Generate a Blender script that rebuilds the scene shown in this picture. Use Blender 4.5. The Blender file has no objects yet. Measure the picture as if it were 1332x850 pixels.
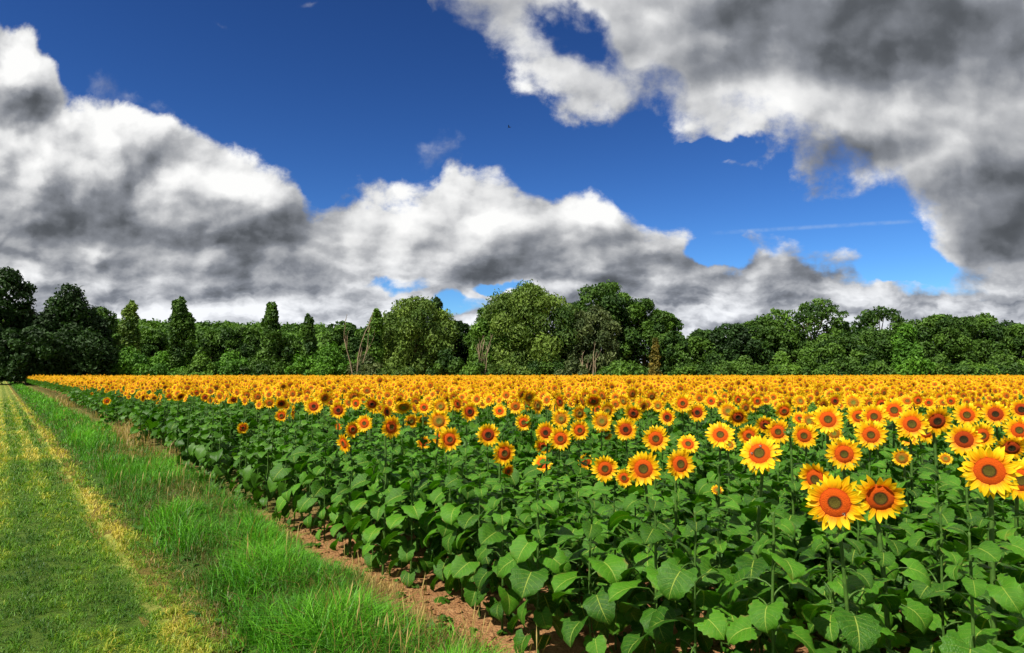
EXPOSURE = 0.60
SKY_GAIN = 0.67
SKY_TINT = (0.66, 0.92, 1.14)
EMB = (0.85, 0.42)
import bpy, math, random
import numpy as np
from mathutils import Vector, Matrix, Euler

R = math.radians
SC = bpy.context.scene
COL = SC.collection
rng = np.random.default_rng(11)
random.seed(11)

# ---------------------------------------------------------------- camera
CAM_H = 2.10
FPX = 888.0                       # focal length in photograph pixels (1332 wide)
PITCH = math.atan(61.0 / FPX)     # horizon sits a little below the middle
cam_d = bpy.data.cameras.new("camera")
cam = bpy.data.objects.new("camera", cam_d)
COL.objects.link(cam)
cam_d.sensor_width = 36.0
cam_d.lens = 36.0 * FPX / 1332.0
cam_d.clip_start = 0.05
cam_d.clip_end = 8000
cam.location = (0, 0, CAM_H)
cam.rotation_euler = (R(90) + PITCH, 0, 0)
SC.camera = cam

def ray(px, py):
    """direction (x, 1, z) of a photograph pixel, scaled to unit forward distance"""
    x = (px - 666.0) / FPX
    n = (425.0 - py) / FPX
    y = math.cos(PITCH) - n * math.sin(PITCH)
    z = math.sin(PITCH) + n * math.cos(PITCH)
    return x / y, z / y

def at(px, py, Y):
    a, b = ray(px, py)
    return Vector((a * Y, Y, CAM_H + b * Y))

# field frame: u runs along the track, v to its right
TA = R(36.8)
DU = Vector((-math.sin(TA), math.cos(TA), 0))
DV = Vector((math.cos(TA), math.sin(TA), 0))
def uv2xy(u, v):
    return (DU.x * u + DV.x * v, DU.y * u + DV.y * v)

# ---------------------------------------------------------------- node helper
class Nd:
    """a socket with arithmetic"""
    def __init__(self, nt, s): self.nt, self.s = nt, s
    def _m(self, op, o=None, o2=None, clamp=False):
        n = self.nt.nodes.new("ShaderNodeMath"); n.operation = op; n.use_clamp = clamp
        for i, q in enumerate((self, o, o2)):
            if q is None: continue
            if isinstance(q, Nd): self.nt.links.new(q.s, n.inputs[i])
            else: n.inputs[i].default_value = q
        return Nd(self.nt, n.outputs[0])
    def __add__(s, o): return s._m('ADD', o)
    __radd__ = __add__
    def __sub__(s, o): return s._m('SUBTRACT', o)
    def __rsub__(s, o): return (s * -1.0) + o
    def __mul__(s, o): return s._m('MULTIPLY', o)
    __rmul__ = __mul__
    def __truediv__(s, o): return s._m('DIVIDE', o)
    def pow(s, o): return s._m('POWER', o)
    def max(s, o): return s._m('MAXIMUM', o)
    def min(s, o): return s._m('MINIMUM', o)
    def smax(s, o, k): return s._m('SMOOTH_MAX', o, k)
    def abs(s): return s._m('ABSOLUTE')
    def sin(s): return s._m('SINE')
    def clamp(s): return s._m('ADD', 0.0, clamp=True)
    def step(s, lo, hi, smooth=True, a=0.0, b=1.0):
        n = s.nt.nodes.new("ShaderNodeMapRange")
        n.interpolation_type = 'SMOOTHSTEP' if smooth else 'LINEAR'
        s.nt.links.new(s.s, n.inputs[0])
        for i, q in enumerate((lo, hi, a, b)): n.inputs[i + 1].default_value = q
        return Nd(s.nt, n.outputs[0])

class Tree:
    def __init__(self, nt):
        self.nt = nt
    def new(self, t, **kw):
        n = self.nt.nodes.new(t)
        for k, v in kw.items(): setattr(n, k, v)
        return n
    def link(self, a, b): self.nt.links.new(a.s if isinstance(a, Nd) else a, b)
    def setin(self, n, i, q):
        if q is None: return
        if isinstance(q, Nd): self.nt.links.new(q.s, n.inputs[i])
        else: n.inputs[i].default_value = q
    def xyz(self, vec):
        n = self.new("ShaderNodeSeparateXYZ"); self.setin(n, 0, vec)
        return [Nd(self.nt, n.outputs[i]) for i in range(3)]
    def vec(self, x=0.0, y=0.0, z=0.0):
        n = self.new("ShaderNodeCombineXYZ")
        for i, q in enumerate((x, y, z)): self.setin(n, i, q)
        return Nd(self.nt, n.outputs[0])
    def vm(self, op, a, b=None, c=None, out=0, scale=None):
        n = self.new("ShaderNodeVectorMath", operation=op)
        self.setin(n, 0, a)
        if b is not None: self.setin(n, 1, b)
        if c is not None: self.setin(n, 2, c)
        if scale is not None: self.setin(n, 3, scale)
        return Nd(self.nt, n.outputs[out])
    def noise(self, vec, scale, detail=4, rough=0.5, lac=2.0, dist=0.0, color=False, dim='3D'):
        n = self.new("ShaderNodeTexNoise", noise_dimensions=dim)
        self.setin(n, "Vector", vec)
        n.inputs["Scale"].default_value = scale; n.inputs["Detail"].default_value = detail
        n.inputs["Roughness"].default_value = rough; n.inputs["Lacunarity"].default_value = lac
        n.inputs["Distortion"].default_value = dist
        return Nd(self.nt, n.outputs[1 if color else 0])
    def voro(self, vec, scale, detail=0, rough=0.5, smooth=None, out=0, rand=1.0, dim='3D'):
        n = self.new("ShaderNodeTexVoronoi", voronoi_dimensions=dim)
        if smooth is not None:
            n.feature = 'SMOOTH_F1'; n.inputs["Smoothness"].default_value = smooth
        self.setin(n, "Vector", vec)
        n.inputs["Scale"].default_value = scale; n.inputs["Detail"].default_value = detail
        n.inputs["Roughness"].default_value = rough; n.inputs["Randomness"].default_value = rand
        return Nd(self.nt, n.outputs[out])
    def ramp(self, fac, stops, interp='LINEAR'):
        n = self.new("ShaderNodeValToRGB"); cr = n.color_ramp; cr.interpolation = interp
        while len(cr.elements) < len(stops): cr.elements.new(0.5)
        for e, (p, c) in zip(cr.elements, stops):
            e.position = p; e.color = (*c, 1)
        self.setin(n, 0, fac)
        return Nd(self.nt, n.outputs[0])
    def mix(self, fac, a, b, mode='MIX'):
        n = self.new("ShaderNodeMix", data_type='RGBA', blend_type=mode)
        n.clamp_factor = True
        self.setin(n, 0, fac)
        for i, q in ((6, a), (7, b)):
            if isinstance(q, tuple): q = (*q[:3], 1)
            self.setin(n, i, q)
        return Nd(self.nt, n.outputs[2])
# ---------------------------------------------------------------- light and sky
SUN_EL = R(53)
SUN_DIR = Vector((-0.68, -0.73, 0)).normalized()        # where the sun stands (behind the camera, to the left)
sun_d = bpy.data.lights.new("sun", 'SUN')
sun_d.energy = 5.0; sun_d.angle = R(0.6); sun_d.color = (1.0, 0.94, 0.84)
sun = bpy.data.objects.new("sun", sun_d); COL.objects.link(sun)
sdir = Vector((SUN_DIR.x * math.cos(SUN_EL), SUN_DIR.y * math.cos(SUN_EL), math.sin(SUN_EL)))
sun.rotation_euler = (-sdir).to_track_quat('-Z', 'Y').to_euler()
sun.location = (0, 0, 60)

world = bpy.data.worlds.new("World"); SC.world = world
world.use_nodes = True
wt = world.node_tree; wt.nodes.clear()
T = Tree(wt)
geo = T.new("ShaderNodeTexCoord")
d = Nd(wt, geo.outputs["Generated"])
dx, dy, dz = T.xyz(d)
yy = dy.max(0.25)
A = dx / yy
B = dz / yy
P0 = T.vec(A, B, 0.0)

sky = T.new("ShaderNodeTexSky", sky_type='NISHITA')
sky.sun_disc = False
sky.sun_elevation = SUN_EL
sky.sun_rotation = math.atan2(SUN_DIR.x, SUN_DIR.y)
sky.altitude = 200; sky.air_density = 1.0; sky.dust_density = 0.2; sky.ozone_density = 3.0
skyc = Nd(wt, sky.outputs[0])
gam = T.new("ShaderNodeGamma"); T.link(T.mix(1.0, skyc, (0.13, 0.13, 0.13), 'MULTIPLY'), gam.inputs[0]); gam.inputs[1].default_value = 1.75
blue = T.mix(1.0, Nd(wt, gam.outputs[0]), SKY_TINT, 'MULTIPLY')

# slow warp of the cloud outlines, then a finer one
w1 = T.vm('SUBTRACT', T.noise(P0, 3.2, 3, 0.55, color=True, dim='2D'), (0.5, 0.5, 0.5))
w2 = T.vm('SUBTRACT', T.noise(P0, 11.0, 4, 0.6, color=True, dim='2D'), (0.5, 0.5, 0.5))
P1 = T.vm('ADD', P0, T.vm('SCALE', w1, scale=0.10))
P1 = T.vm('ADD', P1, T.vm('SCALE', w2, scale=0.045))
P1 = T.vm('MULTIPLY', P1, (1, 1, 0))

def blob(P, px, py, rx, ry, rot=0.0):
    """1 in the middle of an ellipse (photograph pixels turned into sky directions), 0 on its outline, negative outside"""
    a, b = ray(px, py)
    m = T.new("ShaderNodeMapping", vector_type='TEXTURE')
    T.setin(m, 0, P)
    m.inputs["Location"].default_value = (a, b, 0)
    m.inputs["Rotation"].default_value = (0, 0, R(rot))
    m.inputs["Scale"].default_value = (rx / FPX, ry / FPX, 1)
    return 1.0 - T.vm('LENGTH', Nd(wt, m.outputs[0]), out=1)

def union(P, items, k=0.25):
    acc = None
    for it in items:
        q = blob(P, *it)
        acc = q if acc is None else acc.smax(q, k)
    return acc


def curve(Av, pts):
    """height (as a sky direction) of a contour given by photograph points, looked up by the sideways direction"""
    n = T.new("ShaderNodeFloatCurve")
    cm = n.mapping; cv = cm.curves[0]
    q = [((ray(x, y)[0] + 1) / 2, (ray(x, y)[1] + 0.1) / 0.8) for x, y in pts]
    q = [(max(0.0, min(1.0, u)), max(0.0, min(1.0, w))) for u, w in q]
    q[0] = (0.0, q[0][1]); q[-1] = (1.0, q[-1][1])
    while len(cv.points) < len(q): cv.points.new(0.5, 0.5)
    for p, (u, w) in zip(cv.points, q):
        p.location = (u, w); p.handle_type = 'AUTO_CLAMPED'
    cm.update()
    T.setin(n, "Factor", 1.0); T.setin(n, "Value", (Av + 1.0) * 0.5)
    return Nd(wt, n.outputs[0]) * 0.8 - 0.1
def weight(Av, pts):
    """a weight along the sideways direction: (photograph x, value 0..1)"""
    n = T.new("ShaderNodeFloatCurve")
    cm = n.mapping; cv = cm.curves[0]
    q = [((ray(x, 250)[0] + 1) / 2, w) for x, w in pts]
    q[0] = (0.0, q[0][1]); q[-1] = (1.0, q[-1][1])
    while len(cv.points) < len(q): cv.points.new(0.5, 0.5)
    for p, (u, w) in zip(cv.points, q):
        p.location = (u, w); p.handle_type = 'AUTO_CLAMPED'
    cm.update()
    T.setin(n, "Factor", 1.0); T.setin(n, "Value", (Av + 1.0) * 0.5)
    return Nd(wt, n.outputs[0])

A1, B1, _z = T.xyz(P1)
# tops of the low heaps, from left to right
TOPS = [(-220, 120), (0, 140), (60, 158), (120, 142), (180, 146), (240, 172), (300, 192), (350, 214), (388, 238), (415, 270), (450, 246), (490, 238),
        (540, 252), (575, 246), (596, 228), (622, 246), (690, 250), (740, 232), (770, 240), (800, 266), (850, 282), (895, 302), (925, 330), (955, 338),
        (1000, 312), (1036, 318), (1060, 334), (1120, 336), (1165, 350), (1230, 356), (1290, 340), (1340, 325), (1550, 320)]
# underside of the great cloud overhead on the right
UNDER = [(-220, -120), (540, -120), (562, 10), (600, 52), (650, 84), (700, 112), (750, 148), (800, 156), (845, 148), (880, 160), (930, 186), (1000, 196), (1036, 226),
         (1080, 256), (1140, 264), (1180, 272), (1208, 296), (1228, 330), (1260, 392), (1332, 420), (1550, 420)]
S_l = (curve(A1, TOPS) - B1) * 9.0
S_u = (B1 - curve(A1, UNDER)) * 9.0
hole = union(P1, [(735, 40, 50, 34, -40), (535, 367, 66, 17), (612, 398, 54, 20), (655, 372, 34, 10), (940, 318, 34, 14), (1185, 346, 46, 9), (890, 200, 60, 12)], 0.1)
S_x = union(P1, [(2, 104, 84, 92, 25)], 0.2)
holes = hole.step(-1.0, 0.7) * 1.05
over = S_u.step(-0.3, 0.5)            # in the big soft cloud overhead

# detail: billows (rounded cells) plus fractal noise; flattened towards the horizon
Bm = (B.max(0.0) + 0.02).pow(0.62) * 1.3
PD = T.vec(A, Bm, 0.0)
PD = T.vm('ADD', PD, T.vm('SCALE', w1, scale=0.06))
wz = T.vm('SUBTRACT', T.noise(PD, 15.0, 4, 0.6, color=True, dim='2D'), (0.5, 0.5, 0.5))
PV = T.vm('MULTIPLY', T.vm('ADD', PD, T.vm('SCALE', wz, scale=0.035)), (1, 1, 0))
def puffs(Pv):
    """rounded heaps of several sizes"""
    a_ = T.voro(Pv, 4.6, 0, 0.5, smooth=0.75, dim='2D')
    b_ = T.voro(Pv, 10.5, 2.0, 0.42, smooth=0.70, dim='2D')
    return (0.45 - a_) * 1.0 + (0.42 - b_) * 0.50
F0 = T.noise(PD, 8.0, 9, 0.60, dim='2D') - 0.5
H0 = puffs(PV)
H1 = puffs(T.vm('ADD', PV, (-0.020, 0.028, 0.0)))
N0 = F0 * 1.0 + H0 * 0.55
emb = (H0 - H1) * EMB[0] + (F0 - (T.noise(T.vm('ADD', PD, (-0.010, 0.020, 0.0)), 8.0, 5, 0.55, dim='2D') - 0.5)) * EMB[1]

dens = (S_l.min(0.9).smax((S_u * 0.7).min(0.8), 0.1).smax(S_x * 1.2, 0.1) - holes + 0.12 + N0 * (1.0 - over * 0.25))
alpha = ((dens + F0 * over * 0.35) * (1.75 - over * 0.85)).step(-0.04, 0.42)
wisp = union(P1, [(175, 134, 120, 34, -14), (290, 30, 34, 20), (405, 2, 34, 16), (560, 205, 40, 34), (1130, 330, 60, 14)], 0.1)
alpha = alpha.max((wisp * 0.7 + N0 * 1.9 - 0.22).step(0.0, 0.9) * 0.55)

# flat grey bases: their height, thickness and how dense they are
BASE1 = [(-220, 300), (0, 306), (100, 296), (230, 306), (330, 312), (400, 300), (450, 292), (520, 324), (600, 322), (700, 330), (760, 316), (850, 322), (920, 326), (1010, 338), (1100, 372), (1200, 400), (1340, 392), (1550, 390)]
BW1 = [(-220, .8), (60, .8), (230, 1), (380, .95), (410, .5), (470, .5), (560, .35), (640, .3), (760, .40), (850, .5), (930, .4), (1010, .5), (1100, .4), (1340, .6), (1550, .6)]
t1 = B1 - curve(A1, BASE1)
dk = (t1.step(-0.045, 0.012) * t1.step(0.0, 0.075, True, 1.0, 0.0)) * weight(A1, BW1)
BASE2 = [(-220, 350), (0, 352), (120, 356), (330, 358), (480, 356), (620, 352), (760, 372), (900, 384), (1050, 400), (1200, 424), (1550, 420)]
t2 = B1 - curve(A1, BASE2)
dk2 = t2.step(-0.020, 0.008) * t2.step(0.0, 0.030, True, 1.0, 0.0)
dk = dk.max(dk2 * 0.42)
blots = union(P1, [(36, 142, 44, 30), (1200, 45, 260, 86), (1300, 276, 105, 58), (1100, 214, 110, 28), (1000, 10, 120, 40)], 0.2)
dk = dk.max(blots.step(-0.5, 0.7))
lights = union(P1, [(120, 186, 120, 46), (320, 236, 90, 40), (510, 285, 70, 34), (640, 285, 60, 30), (775, 272, 60, 26), (1245, 225, 60, 36), (1020, 130, 90, 50), (1010, 318, 34, 9), (30, 70, 50, 30)], 0.2)
lt = lights.step(-0.5, 0.8)
edge = dens.step(0.15, 1.1)
FN = T.vec(A, Bm, 0.0)
fine = (T.noise(FN, 19.0, 4, 0.5, dim='2D') - T.noise(T.vm('ADD', FN, (-0.006, 0.010, 0.0)), 19.0, 4, 0.5, dim='2D')) * 0.30 * (1.0 - over * 0.6)
LV = T.vm('ADD', T.vec(A * 2.6, Bm * 10.0, 0.0), T.vm('SCALE', w2, scale=0.9))
lay = (T.noise(LV, 1.15, 5, 0.55, dim='2D') - T.noise(T.vm('ADD', LV, (-0.06, 0.30, 0.0)), 1.15, 4, 0.55, dim='2D')) * B.step(0.04, 0.22, True, 1.35, 0.0)
low = B.step(0.03, 0.20, True, 1.0, 0.0)
CO = T.noise(T.vm('MULTIPLY', PD, (1.0, 1.5, 1.0)), 5.5, 3, 0.5, dim='2D') - 0.5
bright = 0.685 + emb * (1.12 - over * 0.55) + H0 * 0.10 + CO * (0.30 + low * 0.12) - dk * (0.33 + over * 0.04 - low * 0.10) + lt * 0.22 + fine + lay - (edge - 0.5) * 0.10 + low * 0.055 - over * 0.02
cloudc = T.ramp(bright, [(0.0, (0.060, 0.066, 0.074)), (0.20, (0.105, 0.115, 0.13)), (0.42, (0.235, 0.25, 0.28)),
                         (0.62, (0.46, 0.47, 0.49)), (0.80, (0.74, 0.745, 0.75)), (1.0, (0.98, 0.98, 0.97))])
cloudc = T.mix(low, cloudc, T.mix(1.0, cloudc, (0.95, 0.98, 1.05), 'MULTIPLY'))
# vapour trail of an aeroplane
a0, b0 = ray(918, 304); a1, b1 = ray(1205, 287)
sl = (b1 - b0) / (a1 - a0)
tr = ((B - b0 - (A - a0) * sl).abs() * -1.0).step(-0.0046, -0.0002) * A.step(a0, a0 + 0.05) * A.step(a1 - 0.05, a1, True, 1.0, 0.0)
tr = tr * T.noise(P0, 40.0, 3, 0.6).step(0.25, 0.6) * 0.22
blue = T.mix(tr, blue, (0.55, 0.66, 0.78))
final = T.mix(alpha, blue, cloudc)
final = T.mix(1.0, final, (10.0 * SKY_GAIN,) * 3, 'MULTIPLY')
bg = T.new("ShaderNodeBackground"); T.link(final, bg.inputs[0]); bg.inputs[1].default_value = 0.10
wo = T.new("ShaderNodeOutputWorld"); wt.links.new(bg.outputs[0], wo.inputs[0])
world.cycles.sampling_method = 'MANUAL'
world.cycles.sample_map_resolution = 256
# ---------------------------------------------------------------- mesh building blocks
class Geo:
    """vertices, quads and triangles with a 2D surface coordinate, a tone per vertex and a material slot per face"""
    def __init__(s):
        s.V, s.P, s.T, s.Q, s.QM, s.Tr, s.TM = [], [], [], [], [], [], []
        s.n = 0
    def add(s, V, P=None, tone=0.5, quads=None, tris=None, mat=0):
        V = np.asarray(V, float).reshape(-1, 3); k = len(V)
        s.V.append(V)
        s.P.append(np.zeros((k, 2)) if P is None else np.asarray(P, float).reshape(-1, 2))
        s.T.append(np.full(k, tone) if np.isscalar(tone) else np.asarray(tone, float))
        if quads is not None and len(quads):
            q = np.asarray(quads, int).reshape(-1, 4) + s.n
            s.Q.append(q); s.QM.append(np.full(len(q), mat) if np.isscalar(mat) else np.asarray(mat))
        if tris is not None and len(tris):
            q = np.asarray(tris, int).reshape(-1, 3) + s.n
            s.Tr.append(q); s.TM.append(np.full(len(q), mat) if np.isscalar(mat) else np.asarray(mat))
        s.n += k
        return s
    def pack(s):
        cat = lambda L, w, t=float: np.concatenate(L) if L else np.zeros((0, w) if w else (0,), t)
        return dict(V=cat(s.V, 3), P=cat(s.P, 2), T=cat(s.T, 0), Q=cat(s.Q, 4, int), QM=cat(s.QM, 0, int), Tr=cat(s.Tr, 3, int), TM=cat(s.TM, 0, int))
    def put(s, t, M=None, tone=None, matmap=None):
        """append packed template t moved by the 4x4 matrix M"""
        V = t['V']
        if M is not None:
            M = np.asarray(M); V = V @ M[:3, :3].T + M[:3, 3]
        T_ = t['T'] if tone is None else np.clip(t['T'] + tone, 0, 1)
        s.V.append(V); s.P.append(t['P']); s.T.append(T_)
        mm = (lambda a: a) if matmap is None else (lambda a: np.asarray(matmap)[a])
        if len(t['Q']): s.Q.append(t['Q'] + s.n); s.QM.append(mm(t['QM']))
        if len(t['Tr']): s.Tr.append(t['Tr'] + s.n); s.TM.append(mm(t['TM']))
        s.n += len(V)
        return s
    def scatter(s, t, Ms, tones=None):
        """append many copies of template t at once; Ms is (k,4,4)"""
        k, n = len(Ms), len(t['V'])
        if k == 0: return s
        V = np.einsum('kij,nj->kni', Ms[:, :3, :3], t['V']) + Ms[:, None, :3, 3]
        s.V.append(V.reshape(-1, 3)); s.P.append(np.tile(t['P'], (k, 1)))
        T_ = np.tile(t['T'], (k, 1))
        if tones is not None: T_ = np.clip(T_ + tones[:, None], 0, 1)
        s.T.append(T_.reshape(-1))
        off = (np.arange(k) * n + s.n)[:, None, None]
        if len(t['Q']): s.Q.append((t['Q'][None] + off).reshape(-1, 4)); s.QM.append(np.tile(t['QM'], k))
        if len(t['Tr']): s.Tr.append((t['Tr'][None] + off).reshape(-1, 3)); s.TM.append(np.tile(t['TM'], k))
        s.n += k * n
        return s
    def mesh(s, name, mats, smooth=True):
        t = s.pack()
        me = bpy.data.meshes.new(name)
        nq, ntr = len(t['Q']), len(t['Tr'])
        me.vertices.add(len(t['V'])); me.vertices.foreach_set("co", t['V'].astype(np.float32).ravel())
        me.loops.add(nq * 4 + ntr * 3)
        me.loops.foreach_set("vertex_index", np.concatenate([t['Q'].ravel(), t['Tr'].ravel()]).astype(np.int32))
        me.polygons.add(nq + ntr)
        me.polygons.foreach_set("loop_start", np.concatenate([np.arange(nq) * 4, nq * 4 + np.arange(ntr) * 3]).astype(np.int32))
        me.polygons.foreach_set("material_index", np.concatenate([t['QM'], t['TM']]).astype(np.int32))
        me.polygons.foreach_set("use_smooth", np.full(nq + ntr, smooth))
        a = me.attributes.new("puv", 'FLOAT2', 'POINT'); a.data.foreach_set("vector", t['P'].astype(np.float32).ravel())
        a = me.attributes.new("tone", 'FLOAT', 'POINT'); a.data.foreach_set("value", t['T'].astype(np.float32).ravel())
        for m in mats: me.materials.append(m)
        me.update(calc_edges=True)
        return me

def add_obj(name, me, parent=None, M=None):
    o = bpy.data.objects.new(name, me); COL.objects.link(o)
    if parent is not None: o.parent = parent
    if M is not None: o.matrix_basis = Matrix([list(map(float, r)) for r in np.asarray(M)])
    return o
def empty(name, loc, rz=0.0):
    o = bpy.data.objects.new(name, None); COL.objects.link(o)
    o.location = loc; o.rotation_euler = (0, 0, rz); o.empty_display_size = 0.2
    return o
def tag(o, label=None, cat=None, group=None, kind=None):
    if label: o["label"] = label
    if cat: o["category"] = cat
    if group: o["group"] = group
    if kind: o["kind"] = kind
    return o

def mat4(loc=(0, 0, 0), rz=0.0, rx=0.0, ry=0.0, sc=(1, 1, 1)):
    if np.isscalar(sc): sc = (sc, sc, sc)
    m = Matrix.Translation(loc) @ Euler((rx, ry, rz), 'XYZ').to_matrix().to_4x4() @ Matrix.Diagonal((*sc, 1))
    return np.array(m)
def frame_z(loc, nrm, spin=0.0, sc=1.0):
    """matrix whose local +Z looks along nrm, local +Y as upright as it can be"""
    z = Vector(nrm).normalized(); up = Vector((0, 0, 1))
    if abs(z.z) > 0.98: up = Vector((0, 1, 0))
    x = up.cross(z).normalized(); y = z.cross(x)
    m = Matrix((x, y, z)).transposed().to_4x4() @ Matrix.Rotation(spin, 4, 'Z') @ Matrix.Scale(sc, 4)
    m.translation = Vector(loc)
    return np.array(m)

def tube(g, pts, rad, sides=6, mat=0, tone=0.5, cap=True):
    pts = np.asarray(pts, float); n = len(pts)
    rad = np.full(n, rad) if np.isscalar(rad) else np.asarray(rad, float)
    d = np.gradient(pts, axis=0); d /= np.linalg.norm(d, axis=1)[:, None] + 1e-9
    ref = np.array([1.0, 0.03, 0.02]) if abs(d[0, 0]) < 0.8 else np.array([0.02, 1.0, 0.03])
    V = []; P = []
    an = np.arange(sides) * 2 * np.pi / sides
    for i in range(n):
        a = np.cross(d[i], ref); a /= np.linalg.norm(a) + 1e-9
        b = np.cross(d[i], a)
        V.append(pts[i] + rad[i] * (np.cos(an)[:, None] * a + np.sin(an)[:, None] * b))
        P.append(np.stack([np.arange(sides) / sides, np.full(sides, i / (n - 1))], 1))
    Q = []
    for i in range(n - 1):
        for k in range(sides):
            k2 = (k + 1) % sides
            Q.append((i * sides + k, i * sides + k2, (i + 1) * sides + k2, (i + 1) * sides + k))
    V = np.concatenate(V); P = np.concatenate(P); Tr = []
    if cap:
        V = np.concatenate([V, pts[-1:] + d[-1:] * rad[-1] * 0.5]); P = np.concatenate([P, [[0.5, 1.0]]])
        e = (n - 1) * sides
        Tr = [(e + k, e + (k + 1) % sides, len(V) - 1) for k in range(sides)]
    g.add(V, P, tone, Q, Tr, mat)

# ---------------------------------------------------------------- sunflower pieces
def blade(L, W, rows, cols, droop, fold, wave, ph, lobes=0.2, teeth=True, crumple=0.022):
    """heart-shaped leaf blade starting at the origin and growing along +X; returns V, puv, quads"""
    r = np.linspace(0, 1, rows); s = np.linspace(-1, 1, cols)
    Wp = ((r + 0.10) ** 0.55) * np.clip(1 - r, 0, 1) ** 0.84
    Wp = W * Wp / Wp.max()
    Wp[-1] = W * 0.015
    ds = L / (rows - 1)
    th = -droop * r ** 1.2
    px_ = np.concatenate([[0], np.cumsum(np.cos(th[:-1]) * ds)]); pz_ = np.concatenate([[0], np.cumsum(np.sin(th[:-1]) * ds)])
    V, P = [], []
    for i in range(rows):
        for j in range(cols):
            y = s[j] * Wp[i]
            if teeth and abs(s[j]) > 0.99: y *= 1.0 + (0.07 if i % 2 else -0.05)
            back = -lobes * L * (abs(s[j]) ** 1.6) * (1 - r[i]) ** 2.5
            up = fold * abs(y) + wave * L * math.sin(r[i] * 8.0 + ph + (2.0 if s[j] > 0 else 0.0)) * s[j] ** 2 - 0.10 * W * abs(s[j]) ** 3
            x = px_[i] + back * math.cos(th[i]) - up * math.sin(th[i])
            z = pz_[i] + back * math.sin(th[i]) * 0.5 + up * math.cos(th[i])
            cr = crumple * L * (math.sin(x / L * 17 + ph * 3 + y / L * 9) * math.sin(y / L * 21 + ph) + 0.6 * math.sin(x / L * 31 + y / L * 13 + ph * 5)) * (0.3 + 0.7 * abs(s[j]))
            V.append((x, y, z + cr)); P.append((s[j], r[i]))
    Q = [(i * cols + j, (i + 1) * cols + j, (i + 1) * cols + j + 1, i * cols + j + 1) for i in range(rows - 1) for j in range(cols - 1)]
    return np.array(V), np.array(P), Q

def leaf_template(seed, L=0.20, rows=9, cols=7, pet=0.15, psides=5, droop=None, pitch=None):
    """one leaf with its stalk; stalk starts on the stem axis and runs along +X. slots: 0 leaf, 1 stem"""
    q = random.Random(seed)
    g = Geo()
    up = R(q.uniform(30, 55))
    k = 5 if psides > 3 else 3
    t = np.linspace(0, 1, k)
    ang = up - t * R(q.uniform(50, 95))
    ds = pet / (k - 1)
    X = np.concatenate([[0.0], np.cumsum(np.cos(ang[:-1]) * ds)]); Z = np.concatenate([[0.0], np.cumsum(np.sin(ang[:-1]) * ds)])
    pts = np.stack([X, np.zeros(k), Z], 1)
    if psides: tube(g, pts, np.linspace(0.0055, 0.0035, k), psides, mat=1, tone=0.55, cap=False)
    V, P, Q = blade(L, L * q.uniform(0.42, 0.56), rows, cols, R(q.uniform(35, 105)) if droop is None else droop, q.uniform(0.05, 0.45), q.uniform(0.02, 0.07), q.uniform(0, 6), q.uniform(0.20, 0.32))
    p0 = R(q.uniform(-12, 18)) if pitch is None else pitch
    M = mat4((X[-1] - 0.005, 0, Z[-1]), 0, R(q.uniform(-30, 30)), p0 + R(14))
    g.add(V @ M[:3, :3].T + M[:3, 3], P, 0.5, Q, None, 0)
    return g.pack()

def petal(L, W, rows, curl, lift, twist, q, cols=3):
    r = np.linspace(0, 1, rows)
    Wp = W * (np.minimum(1, (r + 0.22) / 0.5) ** 0.7) * np.clip(1 - r ** 2.4, 0, 1) ** 0.8
    Wp[-1] = W * 0.03
    ds = L / (rows - 1); th = lift + curl * r
    X = np.concatenate([[0], np.cumsum(np.cos(th[:-1]) * ds)]); Z = np.concatenate([[0], np.cumsum(np.sin(th[:-1]) * ds)])
    V, P = [], []
    for i in range(rows):
        for s in np.linspace(-1, 1, cols):
            a = twist * r[i]
            V.append((X[i], s * Wp[i] * math.cos(a), Z[i] + s * Wp[i] * math.sin(a) + 0.22 * Wp[i] * (abs(s) ** 1.5)))
            P.append((s, r[i]))
    Q = [(i * cols + j, (i + 1) * cols + j, (i + 1) * cols + j + 1, i * cols + j + 1) for i in range(rows - 1) for j in range(cols - 1)]
    return np.array(V), np.array(P), Q

def petals_template(seed, n1=19, n2=18, rows=6, cols=3, droopy=0.0, openness=1.0):
    """ray petals of a head of radius 1 that looks along +Z"""
    q = random.Random(seed); g = Geo()
    for layer, n in ((0, n1), (1, n2)):
        for i in range(n):
            a = (i + 0.5 * layer + q.uniform(-0.28, 0.28)) * 2 * math.pi / n
            L = q.uniform(0.36, 0.58) * (1.0 if layer == 0 else 0.92) * openness
            lift = R(q.uniform(-8, 10)) + (R(16) if layer else R(-4)) + R(40) * (1 - openness)
            curl = R(q.uniform(-45, 32))
            if droopy and math.sin(a) > 0.1:
                lift += R(70) * droopy * math.sin(a) * q.uniform(0.5, 1.2); curl += R(60) * droopy * q.uniform(0, 1)
            V, P, Q = petal(L, q.uniform(0.092, 0.128) * (1.10 if rows > 3 else 1.5), rows, curl, lift, R(q.uniform(-45, 45)), q, cols)
            M = mat4((0.475 * math.cos(a), 0.475 * math.sin(a), -0.045 + 0.03 * layer), a)
            g.add(V @ M[:3, :3].T + M[:3, 3], P, q.random(), Q, None, 0)
    return g.pack()

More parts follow.
